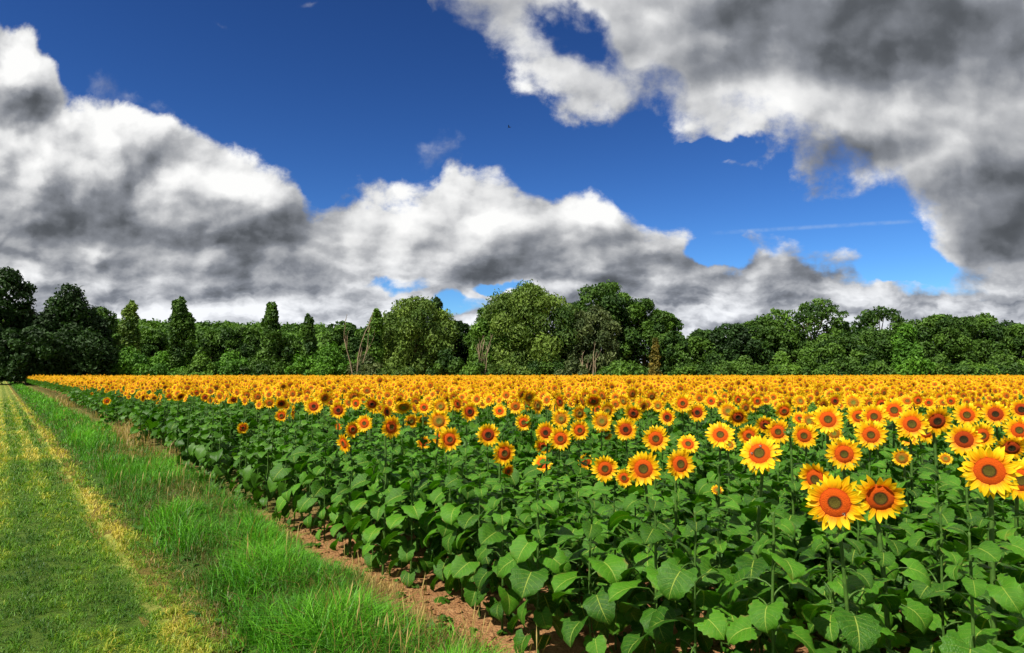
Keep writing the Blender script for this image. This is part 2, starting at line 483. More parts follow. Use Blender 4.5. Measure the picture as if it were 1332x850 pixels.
def disc_template(seed, rings=9, seg=28, R0=0.53):
    q = random.Random(seed); g = Geo()
    V = [(0, 0, 0.015)]; P = [(0.0, 0.0)]
    for i in range(1, rings + 1):
        rr = i / rings
        z = 0.015 + 0.085 * math.sin(min(1, rr * 1.25) * math.pi) ** 1.0 * (0.4 + 0.6 * rr) - (0.07 * max(0, rr - 0.82) / 0.18)
        for k in range(seg):
            a = 2 * math.pi * k / seg
            w = 1 + q.uniform(-0.012, 0.012)
            V.append((R0 * rr * w * math.cos(a), R0 * rr * w * math.sin(a), z)); P.append((rr * math.cos(a), rr * math.sin(a)))
    Tr = [(0, 1 + k, 1 + (k + 1) % seg) for k in range(seg)]
    Q = []
    for i in range(rings - 1):
        for k in range(seg):
            b = 1 + i * seg; c = b + seg; k2 = (k + 1) % seg
            Q.append((b + k, c + k, c + k2, b + k2))
    g.add(V, P, q.random(), Q, Tr, 0)
    return g.pack()

def back_template(seed, sep=15, seg=14):
    """green cup behind the head with its pointed bracts"""
    q = random.Random(seed); g = Geo()
    prof = [(0.50, -0.03), (0.53, -0.09), (0.44, -0.18), (0.24, -0.25), (0.07, -0.30)]
    V, P = [], []
    for i, (r_, z_) in enumerate(prof):
        for k in range(seg):
            a = 2 * math.pi * k / seg
            V.append((r_ * math.cos(a), r_ * math.sin(a), z_)); P.append((math.cos(a), i / 4))
    Q = [(i * seg + k, i * seg + (k + 1) % seg, (i + 1) * seg + (k + 1) % seg, (i + 1) * seg + k) for i in range(4) for k in range(seg)]
    g.add(V, P, 0.5, Q, None, 0)
    for layer in (0, 1):
        for i in range(sep):
            a = (i + 0.5 * layer + q.uniform(-0.2, 0.2)) * 2 * math.pi / sep
            V, P, Q = petal(q.uniform(0.24, 0.36), 0.07, 4, R(q.uniform(-50, 30)), R(q.uniform(-5, 35)), 0.0, q)
            M = mat4((0.50 * math.cos(a), 0.50 * math.sin(a), -0.09 - 0.03 * layer), a)
            g.add(V @ M[:3, :3].T + M[:3, 3], P, q.uniform(0.3, 0.8), Q, None, 0)
    return g.pack()

def bud_template(seed):
    """closed green bud: a ball of bracts with a yellowish tip; slots 0 green, 1 petal"""
    q = random.Random(seed); g = Geo()
    seg = 12; prof = [(0.06, -0.5), (0.36, -0.42), (0.54, -0.16), (0.48, 0.10), (0.26, 0.22), (0.05, 0.20)]
    V, P = [], []
    for i, (r_, z_) in enumerate(prof):
        for k in range(seg):
            a = 2 * math.pi * k / seg; V.append((r_ * math.cos(a), r_ * math.sin(a), z_)); P.append((math.cos(a), i / 5))
    Q = [(i * seg + k, i * seg + (k + 1) % seg, (i + 1) * seg + (k + 1) % seg, (i + 1) * seg + k) for i in range(5) for k in range(seg)]
    g.add(V, P, 0.6, Q, None, 0)
    for layer in range(3):
        n = 13
        for i in range(n):
            a = (i + 0.33 * layer + q.uniform(-0.2, 0.2)) * 2 * math.pi / n
            V, P, Q = petal(q.uniform(0.5, 0.75), 0.10, 5, R(q.uniform(10, 70)), R(q.uniform(20, 60)) + R(12) * layer, 0.0, q)
            M = mat4(((0.50 - 0.09 * layer) * math.cos(a), (0.50 - 0.09 * layer) * math.sin(a), -0.15 + 0.09 * layer), a)
            g.add(V @ M[:3, :3].T + M[:3, 3], P, q.uniform(0.3, 0.8), Q, None, 0)
    return g.pack()
# ---------------------------------------------------------------- materials
def material(name):
    m = bpy.data.materials.new(name); m.use_nodes = True
    nt = m.node_tree; nt.nodes.clear()
    t = Tree(nt)
    return m, t
def attr(t, name, vec=False):
    n = t.new("ShaderNodeAttribute"); n.attribute_name = name
    return Nd(t.nt, n.outputs["Vector" if vec else "Fac"])
def position(t):
    n = t.new("ShaderNodeNewGeometry"); return Nd(t.nt, n.outputs["Position"])
def finish(t, col, rough=0.6, spec=0.3, transl=0.0, tcol=None, bump=None, bstr=0.3, bdist=0.01):
    p = t.new("ShaderNodeBsdfPrincipled")
    t.setin(p, "Base Color", col); t.setin(p, "Roughness", rough); t.setin(p, "Specular IOR Level", spec)
    nrm = None
    if bump is not None:
        b = t.new("ShaderNodeBump"); t.setin(b, "Height", bump); b.inputs["Strength"].default_value = bstr; b.inputs["Distance"].default_value = bdist
        t.nt.links.new(b.outputs[0], p.inputs["Normal"]); nrm = b
    out = t.new("ShaderNodeOutputMaterial")
    sh = p.outputs[0]
    if transl > 0:
        tr = t.new("ShaderNodeBsdfTranslucent"); t.setin(tr, 0, tcol if tcol is not None else col)
        mx = t.new("ShaderNodeMixShader"); mx.inputs[0].default_value = transl
        t.nt.links.new(p.outputs[0], mx.inputs[1]); t.nt.links.new(tr.outputs[0], mx.inputs[2]); sh = mx.outputs[0]
    t.nt.links.new(sh, out.inputs[0])

def mk_leaf(name, c_lo, c_hi, vein, transl=0.22, detail=True):
    m, t = material(name)
    s_, r_, _ = t.xyz(attr(t, "puv", True)); tone = attr(t, "tone")
    pos = position(t)
    big = t.noise(pos, 1.3, 3, 0.6); fine = t.noise(pos, 38.0, 3, 0.6)
    k = (tone * 0.55 + big * 0.45 + (fine - 0.5) * 0.5).clamp()
    col = t.ramp(k, [(0.12, c_lo), (0.78, c_hi), (0.97, (0.13, 0.21, 0.014))])
    bump = None
    if detail:
        a = s_.abs()
        mid = a.step(0.012, 0.05, True, 1.0, 0.0)
        side = ((r_ - a * 0.30) * 44.0).sin()
        side = side.step(0.90, 0.995) * a.step(0.0, 0.9, True, 0.8, 0.2)
        v = mid.max(side * 0.6) * 0.75
        # yellowing and holes of wear on some leaves
        worn = t.noise(pos, 5.0, 4, 0.65).step(0.62, 0.74) * tone.step(0.60, 0.9) * 0.55
        col = t.mix(worn, col, (0.20, 0.20, 0.02))
        rim = (a.step(0.80, 1.0) * t.noise(pos, 11.0, 4, 0.6).step(0.52, 0.64) * tone.step(0.35, 0.75) * 0.75).clamp()
        col = t.mix(rim, col, (0.16, 0.10, 0.03))
        col = t.mix(v, col, vein)
        cells = t.voro(t.vec(s_ * 4.0, r_ * 9.0, tone * 30.0), 3.2)
        bump = cells * 0.8 - v * 0.8 + fine * 0.4
    finish(t, col, 0.50, 0.22, transl, t.mix(1.0, col, (1.1, 1.5, 0.35), 'MULTIPLY'), bump, 0.6, 0.006)
    return m
M_LEAF = mk_leaf("sunflower_leaf", (0.014, 0.058, 0.004), (0.070, 0.215, 0.010), (0.30, 0.38, 0.06))
M_LEAF_FAR = mk_leaf("sunflower_leaf_far", (0.014, 0.054, 0.004), (0.060, 0.160, 0.010), (0.2, 0.35, 0.1), detail=False)

def mk_stem():
    m, t = material("sunflower_stem")
    pos = position(t)
    k = t.noise(pos, 30, 3, 0.6)
    col = t.ramp(k, [(0.3, (0.030, 0.085, 0.010)), (0.7, (0.075, 0.15, 0.022))])
    finish(t, col, 0.55, 0.3, bump=t.noise(t.vm('MULTIPLY', pos, (1, 1, 0.1)), 260, 2, 0.5), bstr=0.4, bdist=0.003)
    return m
M_STEM = mk_stem()
def mk_sepal():
    m, t = material("sunflower_sepal")
    tone = attr(t, "tone")
    col = t.ramp(tone, [(0.2, (0.055, 0.14, 0.02)), (0.9, (0.14, 0.26, 0.045))])
    finish(t, col, 0.55, 0.3, 0.2)
    return m
M_SEPAL = mk_sepal()
def mk_petal(name, tip, mid, base):
    m, t = material(name)
    s_, r_, _ = t.xyz(attr(t, "puv", True)); tone = attr(t, "tone")
    pos = position(t)
    k = (r_ + (tone - 0.5) * 0.30 + (t.noise(pos, 2.2, 2, 0.5) - 0.5) * 0.35).clamp()
    col = t.ramp(k, [(0.02, base), (0.34, mid), (0.70, tip)])
    ridge = (s_ * 9.0).sin()
    col = t.mix(ridge.step(0.2, 1.0) * 0.22, col, mid)
    finish(t, col, 0.55, 0.2, 0.38, t.mix(1.0, col, (1.15, 1.0, 0.6), 'MULTIPLY'), ridge, 0.25, 0.003)
    return m
M_PETAL = mk_petal("sunflower_petal", (0.95, 0.66, 0.008), (0.94, 0.52, 0.005), (0.86, 0.25, 0.004))
M_PETAL_FAR = mk_petal("sunflower_petal_far", (0.95, 0.64, 0.010), (0.94, 0.54, 0.008), (0.88, 0.36, 0.005))
def mk_disc(name, inner, mid, ring, rim):
    m, t = material(name)
    px_, py_, _ = t.xyz(attr(t, "puv", True)); tone = attr(t, "tone")
    r_ = (px_ * px_ + py_ * py_).pow(0.5)
    fl = t.voro(t.vec(px_, py_, tone * 7.0), 22.0)
    k = (r_ + (tone - 0.5) * 0.16 + (fl - 0.3) * 0.06).clamp()
    col = t.ramp(k, [(0.0, inner), (0.33, inner), (0.42, mid), (0.52, ring), (0.86, ring), (0.98, rim)])
    col = t.mix(fl.step(0.25, 0.5) * 0.35, col, t.mix(1.0, col, (0.42, 0.40, 0.4), 'MULTIPLY'))
    finish(t, col, 0.75, 0.15, bump=1.0 - fl, bstr=0.8, bdist=0.012)
    return m
M_DISC = mk_disc("sunflower_disc", (0.15, 0.115, 0.016), (0.075, 0.030, 0.008), (0.82, 0.115, 0.005), (0.55, 0.06, 0.004))
M_DISC_GREEN = mk_disc("sunflower_disc_green", (0.25, 0.26, 0.03), (0.30, 0.24, 0.025), (0.50, 0.20, 0.012), (0.55, 0.20, 0.01))
M_DISC_DARK = mk_disc("sunflower_disc_dark", (0.05, 0.035, 0.01), (0.04, 0.018, 0.007), (0.50, 0.060, 0.005), (0.50, 0.07, 0.006))

M_DISC_FAR = mk_disc("sunflower_disc_far", (0.22, 0.13, 0.014), (0.16, 0.065, 0.009), (0.60, 0.14, 0.006), (0.66, 0.18, 0.007))

def mk_foliage(name, lo, hi, transl=0.18, spread=0.35):
    m, t = material(name)
    tone = attr(t, "tone"); pos = position(t)
    k = (tone * 0.7 + (t.noise(pos, 0.22, 3, 0.6) - 0.5) * spread * 2.0 + 0.15).clamp()
    col = t.ramp(k, [(0.1, lo), (0.9, hi)])
    finish(t, col, 0.6, 0.25, transl, t.mix(1.0, col, (1.2, 1.4, 0.5), 'MULTIPLY'))
    return m
F_DARK = mk_foliage("foliage_dark", (0.008, 0.024, 0.005), (0.035, 0.085, 0.015))  # near-black green; puts cloud shadow on the left-hand trees into their colour
F_OAK = mk_foliage("foliage_oak", (0.012, 0.042, 0.005), (0.085, 0.175, 0.018))
F_MID = mk_foliage("foliage_mid", (0.022, 0.066, 0.007), (0.118, 0.235, 0.022))
F_BRIGHT = mk_foliage("foliage_bright", (0.036, 0.110, 0.008), (0.105, 0.25, 0.018), 0.2)
F_WILLOW = mk_foliage("foliage_willow", (0.032, 0.078, 0.011), (0.165, 0.250, 0.036))
F_GREY = mk_foliage("foliage_grey", (0.030, 0.056, 0.016), (0.125, 0.160, 0.050))
F_RUST = mk_foliage("foliage_rust", (0.06, 0.070, 0.012), (0.26, 0.19, 0.03))
def mk_bark(name, lo, hi):
    m, t = material(name)
    pos = position(t)
    k = t.noise(t.vm('MULTIPLY', pos, (3, 3, 0.6)), 2.0, 5, 0.65)
    finish(t, t.ramp(k, [(0.3, lo), (0.7, hi)]), 0.85, 0.15, bump=k, bstr=0.6, bdist=0.08)
    return m
M_BARK = mk_bark("bark", (0.03, 0.024, 0.016), (0.10, 0.08, 0.055))
M_DEADWOOD = mk_bark("dead_wood", (0.17, 0.12, 0.075), (0.36, 0.28, 0.18))

def mk_grass(name, stops, tip=None):
    m, t = material(name)
    tone = attr(t, "tone"); s_, r_, _ = t.xyz(attr(t, "puv", True)); pos = position(t)
    k = (tone + (t.noise(pos, 1.1, 3, 0.6) - 0.5) * 0.5).clamp()
    col = t.ramp(k, stops)
    finish(t, col, 0.5, 0.25, 0.3, t.mix(1.0, col, (1.1, 1.3, 0.5), 'MULTIPLY'))
    return m
M_GRASS = mk_grass("verge_grass", [(0.05, (0.16, 0.12, 0.035)), (0.22, (0.055, 0.11, 0.014)), (0.5, (0.040, 0.180, 0.010)), (0.95, (0.135, 0.40, 0.015))])
M_STRAW = mk_grass("dry_grass", [(0.1, (0.13, 0.085, 0.03)), (0.5, (0.36, 0.25, 0.075)), (0.9, (0.52, 0.40, 0.14))])
M_MOWN = mk_grass("mown_grass", [(0.05, (0.030, 0.085, 0.008)), (0.38, (0.080, 0.205, 0.010)), (0.66, (0.20, 0.30, 0.018)), (0.95, (0.54, 0.44, 0.07))])

# ground colours follow the distance from the track, the edges wander
def zone(t):
    pos = position(t)
    v = t.vm('DOT_PRODUCT', pos, tuple(DV), out=1); u = t.vm('DOT_PRODUCT', pos, tuple(DU), out=1)
    w = t.noise(pos, 1.6, 4, 0.6)
    return pos, u, v + (w - 0.5) * 0.30
def mk_soil():
    m, t = material("field_soil")
    pos, u, v = zone(t)
    n1 = t.noise(pos, 7, 6, 0.68); n2 = t.noise(pos, 60, 4, 0.7); cl = t.voro(pos, 26.0, 2, 0.6)
    k = (n1 * 0.7 + n2 * 0.45 - 0.08).clamp()
    col = t.ramp(k, [(0.25, (0.14, 0.065, 0.028)), (0.5, (0.33, 0.165, 0.070)), (0.75, (0.50, 0.30, 0.15))])
    straw = t.noise(t.vm('MULTIPLY', pos, (1, 1, 1)), 24, 4, 0.7).step(0.56, 0.66) * 0.5
    col = t.mix(straw, col, (0.40, 0.30, 0.11))
    weeds = (u.step(8.0, 12.0) * t.noise(pos, 3.0, 4, 0.65).step(0.30, 0.50)).clamp()
    col = t.mix(weeds * v.step(4.6, 5.4, True, 0.9, 0.3), col, t.ramp(n2, [(0.3, (0.035, 0.06, 0.012)), (0.6, (0.11, 0.13, 0.03)), (0.8, (0.24, 0.20, 0.07))]))
    finish(t, col, 0.9, 0.1, bump=n1 * 0.6 + n2 * 0.5 + (1 - cl) * 0.5, bstr=0.9, bdist=0.05)
    return m
M_SOIL = mk_soil()
def mk_track():
    m, t = material("track_turf")
    pos, u, v = zone(t)
    n1 = t.noise(pos, 9, 5, 0.65); n2 = t.noise(pos, 90, 3, 0.7); n3 = t.noise(pos, 0.7, 3, 0.6)
    base = t.ramp((n1 * 0.6 + n2 * 0.5 - 0.05).clamp(), [(0.3, (0.022, 0.050, 0.006)), (0.7, (0.10, 0.17, 0.018))])
    far = u.step(9.0, 34.0)
    dry = t.ramp((n1 * 0.5 + n2 * 0.5).clamp(), [(0.3, (0.20, 0.22, 0.035)), (0.7, (0.50, 0.46, 0.11))])
    # pale wheel tracks and the strip of cut hay along the edge
    hay = v.step(1.10, 1.20) * v.step(1.26, 1.36, True, 1.0, 0.0) * n3.step(0.30, 0.55, True, 0.35, 1.0) * u.step(5.0, 13.0, True, 0.45, 1.0)
    lane = ((v + 0.05) * 10.0).sin().step(-0.5, 0.9)                      # bands left by the mower and the wheels
    rut = (lane * 0.26 + n3.step(0.38, 0.65) * 0.34 + 0.04) * far
    k = (hay.max(rut) * (0.55 + n1 * 0.7)).clamp()
    finish(t, t.mix(k, base, dry), 0.85, 0.12, bump=n1 * 0.5 + n2, bstr=0.8, bdist=0.03)
    return m
M_TRACK = mk_track()
def mk_verge():
    m, t = material("verge_ground")
    pos, u, v = zone(t)
    n1 = t.noise(pos, 8, 5, 0.65); n2 = t.noise(pos, 70, 3, 0.7)
    col = t.ramp((n1 * 0.6 + n2 * 0.4).clamp(), [(0.3, (0.022, 0.050, 0.010)), (0.7, (0.075, 0.14, 0.02))])
    col = t.mix(v.step(2.55, 3.0) * u.step(8.0, 13.0, True, 1.0, 0.25), col, (0.28, 0.19, 0.07))
    col = t.mix(v.step(1.38, 1.62, True, 1.0, 0.0) * (0.35 + n1 * 0.8), col, t.ramp(n2, [(0.35, (0.10, 0.065, 0.016)), (0.7, (0.30, 0.21, 0.05))]))
    finish(t, col, 0.9, 0.1, bump=n1 + n2, bstr=0.8, bdist=0.04)
    return m
M_VERGE = mk_verge()
def mk_ground():
    m, t = material("meadow_ground")
    pos = position(t)
    k = t.noise(pos, 0.4, 6, 0.65) * 0.6 + t.noise(pos, 9.0, 4, 0.6) * 0.4
    finish(t, t.ramp(k, [(0.3, (0.03, 0.06, 0.012)), (0.7, (0.09, 0.14, 0.025))]), 0.9, 0.1, bump=k, bstr=0.6, bdist=0.05)
    return m
M_GROUND = mk_ground()
# ---------------------------------------------------------------- ground sheets
from mathutils import noise as mnoise
def lines(*spans):
    out = []
    for a, b, s in spans:
        out += list(np.arange(a, b - 1e-6, s))
    out.append(spans[-1][1]); return np.array(out)
def sheet(name, vs, us, zf, mat, wob=None):
    vv, uu = np.meshgrid(vs, us)
    nv, nu = len(vs), len(us)
    V = np.zeros((nu * nv, 3))
    for i in range(nu):
        for j in range(nv):
            v, u = vv[i, j], uu[i, j]
            if wob is not None: v = wob(v, u)
            x, y = uv2xy(u, v)
            V[i * nv + j] = (x, y, zf(v, u))
    ii, jj = np.meshgrid(np.arange(nu - 1), np.arange(nv - 1), indexing='ij')
    a = (ii * nv + jj).ravel()
    Q = np.stack([a, a + 1, a + nv + 1, a + nv], 1)
    g = Geo(); g.add(V, None, 0.5, Q)
    o = add_obj(name, g.mesh(name, [mat])); tag(o, kind="structure"); return o
def nz(v, u, s, seed=0.0): return mnoise.noise(Vector((v * s + seed, u * s, seed)))

g = Geo(); n = 40
xs = np.linspace(-3000, 3000, n)
X, Y = np.meshgrid(xs, xs); V = np.stack([X.ravel(), Y.ravel(), np.full(n * n, -0.14)], 1)
ii, jj = np.meshgrid(np.arange(n - 1), np.arange(n - 1), indexing='ij'); a = (ii * n + jj).ravel()
g.add(V, None, 0.5, np.stack([a, a + 1, a + n + 1, a + n], 1))
tag(add_obj("ground", g.mesh("ground", [M_GROUND])), kind="structure")

def soil_z(v, u):
    if v > 5.2 or u > 20: return -0.004
    return -0.012 + 0.022 * nz(v, u, 3.0, 3.1) + 0.016 * nz(v, u, 9.0, 7.7) + 0.010 * nz(v, u, 21.0, 1.7)
sheet("field_soil", lines((2.1, 4.4, 0.05), (4.4, 6, 0.2), (6, 260, 25)), lines((-60, 3, 6), (3, 14, 0.06), (14, 24, 0.4), (24, 240, 12)), soil_z, M_SOIL)
def verge_z(v, u):
    t = np.interp(v, [1.05, 1.35, 1.55, 1.9, 2.5, 2.9, 3.3], [-0.02, 0.010, -0.035, 0.035, 0.025, 0.012, -0.05])
    return float(t) + 0.02 * nz(v, u, 1.3, 5.5)
sheet("verge", lines((1.05, 3.31, 0.11)), lines((-20, 2, 2), (2, 20, 0.15), (20, 230, 2.0)), verge_z, M_VERGE)
def track_z(v, u):
    d = min(abs(v - 0.95), abs(v + 0.75))
    return 0.004 - 0.035 * math.exp(-(d / 0.16) ** 2) + 0.012 * nz(v, u, 0.9, 2.2) + 0.006 * nz(v, u, 4.0, 2.9)
sheet("track", lines((-6.0, -1.6, 0.6), (-1.6, 1.25, 0.08)), lines((-20, 2, 2), (2, 16, 0.15), (16, 40, 0.6), (40, 230, 3)), track_z, M_TRACK, None)

def hgt(v, u):
    return np.array([verge_z(p, q_) if p > 1.24 else track_z(p, q_) for p, q_ in zip(v, u)])

def blades(g, v, u, h, w, lean, tone, stiff=0.55):
    """grass blades: vectorised, each a quad and a pointed triangle"""
    k = len(v)
    x, y = DU.x * u + DV.x * v, DU.y * u + DV.y * v
    z = hgt(v, u) - 0.004
    B = np.stack([x, y, z], 1)
    a = rng.uniform(0, 2 * np.pi, k); ld = np.stack([np.cos(a), np.sin(a), np.zeros(k)], 1)
    a2 = a + np.pi / 2 + rng.normal(0, 0.7, k); wd = np.stack([np.cos(a2), np.sin(a2), np.zeros(k)], 1)
    up = np.array([0, 0, 1.0])
    mid = B + up * (h * stiff)[:, None] + ld * (h * lean * 0.28)[:, None]
    tip = B + up * (h * (1 - 0.35 * lean))[:, None] + ld * (h * lean)[:, None]
    W = wd * w[:, None]
    V = np.stack([B - W, B + W, mid + W * 0.8, mid - W * 0.8, tip], 1).reshape(-1, 3)
    P = np.tile(np.array([[-1, 0], [1, 0], [1, .55], [-1, .55], [0, 1]], float), (k, 1))
    b = np.arange(k)[:, None] * 5
    g.add(V, P, np.repeat(tone, 5), b + np.array([[0, 1, 2, 3]]), b + np.array([[3, 2, 4]]), 0)

def patch(v, u, s, seed):
    return np.array([mnoise.noise(Vector((p * s + seed, q * s * 0.7, seed * 0.37))) for p, q in zip(v, u)])
def u_samples(k, u0, u1, p=1.6):
    """more of them near the camera"""
    t = rng.uniform(0, 1, k); e = 1 - p
    return (u0 ** e + t * (u1 ** e - u0 ** e)) ** (1 / e)

# tall green verge grass
g = Geo()
k = 105000
u = u_samples(k, 3.0, 190.0, 1.80); v = rng.triangular(1.36, 2.2, 3.75, k)
pt = patch(v, u, 1.4, 4.0); p2 = patch(v, u, 0.55, 8.0); p3 = patch(v, u, 4.0, 2.0)
reach = np.interp(u, [3, 5.6, 6.5, 7.1, 8, 10, 14, 200], [2.60, 2.62, 3.05, 2.70, 2.66, 3.05, 3.50, 3.9])
keep = (v < reach + 0.42 * pt + 0.35 * p2) & (v > 1.52 + 0.30 * patch(v, u, 2.2, 9.0) + 0.18 * p2) & (p3 > -0.40 + 0.40 * (rng.uniform(0, 1, k) - .5))
keep &= rng.uniform(0, 1, k) < np.where((v > 2.35) & (u < 5.6), 0.35, 1.0)
v, u, pt, p2, reach = v[keep], u[keep], pt[keep], p2[keep], reach[keep]; k = len(v)
edge = np.clip((v - 1.40) / 0.5, 0.30, 1) * np.clip((reach + 0.3 - v) / 0.5, 0.40, 1)
h = rng.uniform(0.11, 0.36, k) * edge * (1 + 0.9 * pt + 0.4 * p2)
far = np.clip(u / 14, 1, 7) ** 0.95
tone = np.clip(rng.normal(0.56, 0.22, k) + 0.50 * pt + 0.45 * p2 - 0.30 * (1 - edge), 0.12, 1)
tone = np.where(rng.uniform(0, 1, k) < 0.07 + 0.25 * (edge < 0.45), 0.04, tone)
blades(g, v, u, np.clip(h, 0.03, 0.6), rng.uniform(0.0024, 0.0064, k) * far, rng.uniform(0.15, 1.2, k), tone)
tag(add_obj("verge_grass", g.mesh("verge_grass", [M_GRASS])), "tall bright green grass on the verge between mown track and soil", "grass", kind="stuff")

# short mown grass and hay on the track
g = Geo()
k = 190000
u = u_samples(k, 2.6, 80.0, 1.9); v = rng.uniform(-1.3, 1.62, k)
pt = patch(v, u, 1.1, 14.0); pl = patch(v, u, 3.2, 24.0); pb = patch(v, u, 0.45, 3.0)
pf = patch(v, u, 8.0, 41.0); far = np.clip(u / 8, 1, 6)
hay = np.exp(-((v - 1.22 - 0.13 * pl - 0.10 * pt) / 0.085) ** 2) * np.clip(0.75 + 0.9 * pt, 0.2, 1)
rut = np.exp(-((v - 0.95) / 0.12) ** 2) + np.exp(-((v - 0.35) / 0.12) ** 2)
dist = np.clip((u - 6) / 18, 0, 1)
lane = np.clip((np.sin((v + 0.05) * 10.0) + 0.5) / 1.2, 0, 1)
shade_band = np.array([mnoise.noise(Vector((q_ * 0.55, p * 0.25, 12.0))) for p, q_ in zip(v, u)])      # cross shadows on the track, put into the blade tone
tone = rng.normal(0.345, 0.135, k) + 0.38 * shade_band + 0.20 * pf + 0.34 * pt + 0.24 * pl + 0.30 * pb + hay * (0.30 + 0.22 * dist) + dist * (0.02 + 0.38 * lane) - rut * 0.12
h = rng.uniform(0.015, 0.070, k) * np.clip(1 + 0.5 * pt + 1.0 * pf, 0.3, 2) * far ** 0.5
keep = rng.uniform(0, 1, k) < (1.0 - 0.35 * dist) * np.clip((85 - u) / 50, 0, 1) * np.clip(0.80 + 1.3 * pf, 0.2, 1)
v, u, h, tone, far = v[keep], u[keep], h[keep], tone[keep], far[keep]; k = len(v)
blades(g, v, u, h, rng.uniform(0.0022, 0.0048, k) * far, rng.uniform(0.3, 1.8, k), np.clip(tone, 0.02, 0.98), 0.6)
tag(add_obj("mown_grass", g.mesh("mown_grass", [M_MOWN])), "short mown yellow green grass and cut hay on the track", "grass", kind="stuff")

# dry weeds along the soil strip, the tan stand farther up the row, stalks at the near end
g = Geo()
k = 15000
u = u_samples(k, 3.6, 30.0, 1.5); v = rng.normal(2.85, 0.26, k)
pt = patch(v, u, 1.0, 31.0); pm = np.interp(u, [4, 5.6, 6.4, 7.4, 9, 10.5, 30], [0.3, 0.25, -0.25, 0.25, 0.1, -0.5, 0.0]); keep = (pt > pm) & (v < 3.45) & (v > 2.3); u, v = u[keep], v[keep]; k = len(u)
blades(g, v, u, rng.uniform(0.03, 0.17, k), rng.uniform(0.0018, 0.0038, k) * np.clip(u / 10, 1, 3), rng.uniform(0.2, 1.8, k), np.clip(rng.normal(0.5, 0.25, k), 0, 1))
k = 1900                                            # mixed brown stalks at the near corner
u = rng.uniform(3.2, 6.3, k); v = rng.normal(2.55, 0.16, k)
blades(g, v, u, rng.uniform(0.10, 0.36, k), rng.uniform(0.0016, 0.0034, k), rng.uniform(0.1, 1.1, k), np.clip(rng.normal(0.25, 0.25, k), 0, 1))
k = 3200                                            # rusty tufts in the dip beside the track
u = u_samples(k, 4.0, 40.0, 1.5); v = rng.normal(1.50, 0.09, k); pt = patch(v, u, 0.9, 71.0); keep = pt > 0.02; u, v = u[keep], v[keep]; k = len(u)
blades(g, v, u, rng.uniform(0.03, 0.12, k), rng.uniform(0.0018, 0.0036, k) * np.clip(u / 10, 1, 3), rng.uniform(0.3, 1.8, k), np.clip(rng.normal(0.30, 0.22, k), 0, 1))
k = 5000                                            # tall tan weeds in clumps
u = rng.gamma(4.0, 6.0, k) + 12.0; v = rng.uniform(2.5, 3.7, k) + np.clip((u - 16) * 0.06, 0, 0.7)
pt = patch(v, u, 0.7, 55.0); keep = pt > 0.08; u, v, pt = u[keep], v[keep], pt[keep]; k = len(u)
blades(g, v, u, rng.uniform(0.2, 0.75, k) * np.clip((u - 9) / 9, 0.35, 1) * np.clip(0.6 + 1.2 * pt, .5, 1.2), rng.uniform(0.003, 0.006, k) * np.clip(u / 14, 1, 3), rng.uniform(0.05, 0.9, k), np.clip(rng.normal(0.50, 0.25, k), 0, 1))
tag(add_obj("dry_grass", g.mesh("dry_grass", [M_STRAW])), "dry straw coloured weeds at the edge of the bare soil strip", "dry grass", kind="stuff")

# seed stalks standing over the verge grass, and low broad-leaved weeds
g = Geo()
k = 520
u = u_samples(k, 3.4, 40.0, 1.6); v = rng.triangular(1.6, 2.55, 2.9, k); pt = patch(v, u, 0.9, 91.0); keep = pt > -0.05; u, v = u[keep], v[keep]; k = len(u)
x, y = DU.x * u + DV.x * v, DU.y * u + DV.y * v; z = hgt(v, u); hh = rng.uniform(0.28, 0.55, k); wf = np.clip(u / 10, 1, 3)
for i in range(k):
    a_ = rng.uniform(0, 6.3); L_ = hh[i]; lx, ly = math.cos(a_) * 0.22 * L_, math.sin(a_) * 0.22 * L_
    p0 = np.array([x[i], y[i], z[i]]); w_ = 0.0012 * wf[i]; s_ = np.array([math.sin(a_), -math.cos(a_), 0])
    m_ = p0 + [lx * .3, ly * .3, L_ * .7]; t_ = p0 + [lx, ly, L_]
    n_ = m_ * .4 + t_ * .6
    g.add([p0 - s_ * w_, p0 + s_ * w_, m_ + s_ * w_, m_ - s_ * w_, n_ + s_ * w_ * 3.2, n_ - s_ * w_ * 3.2, t_], None, 0.35 + 0.5 * rng.random(), [(0, 1, 2, 3), (3, 2, 4, 5)], [(5, 4, 6)])
tag(add_obj("seed_stalks", g.mesh("seed_stalks", [M_STRAW])), "thin tan seed stalks rising out of the green verge", "grass", kind="stuff")
q = random.Random(8); g = Geo()
wl = [leaf_template(800 + i, L=0.09, rows=6, cols=5, pet=0.03, psides=3, droop=R(40)) for i in range(4)]
for i in range(110):
    u = 3.6 + 13 * q.random() ** 1.5; v = q.choice([q.gauss(2.9, 0.25), q.gauss(1.75, 0.2), q.gauss(3.2, 0.15)])
    x, y = uv2xy(u, v); z = max(soil_z(v, u), verge_z(v, u)); n_ = q.randint(4, 8); sc = q.uniform(0.35, 1.0)
    for j in range(n_):
        g.put(q.choice(wl), mat4((x, y, z + 0.02 * sc * (j % 3)), j * 2.4 + q.random(), 0, R(q.uniform(-35, 5)), sc * q.uniform(.7, 1.2)), tone=q.uniform(-.4, .4))
tag(add_obj("low_weeds", g.mesh("low_weeds", [M_LEAF_FAR, M_STEM])), "small broad leaved weeds scattered over the soil and verge", "weeds", kind="stuff")

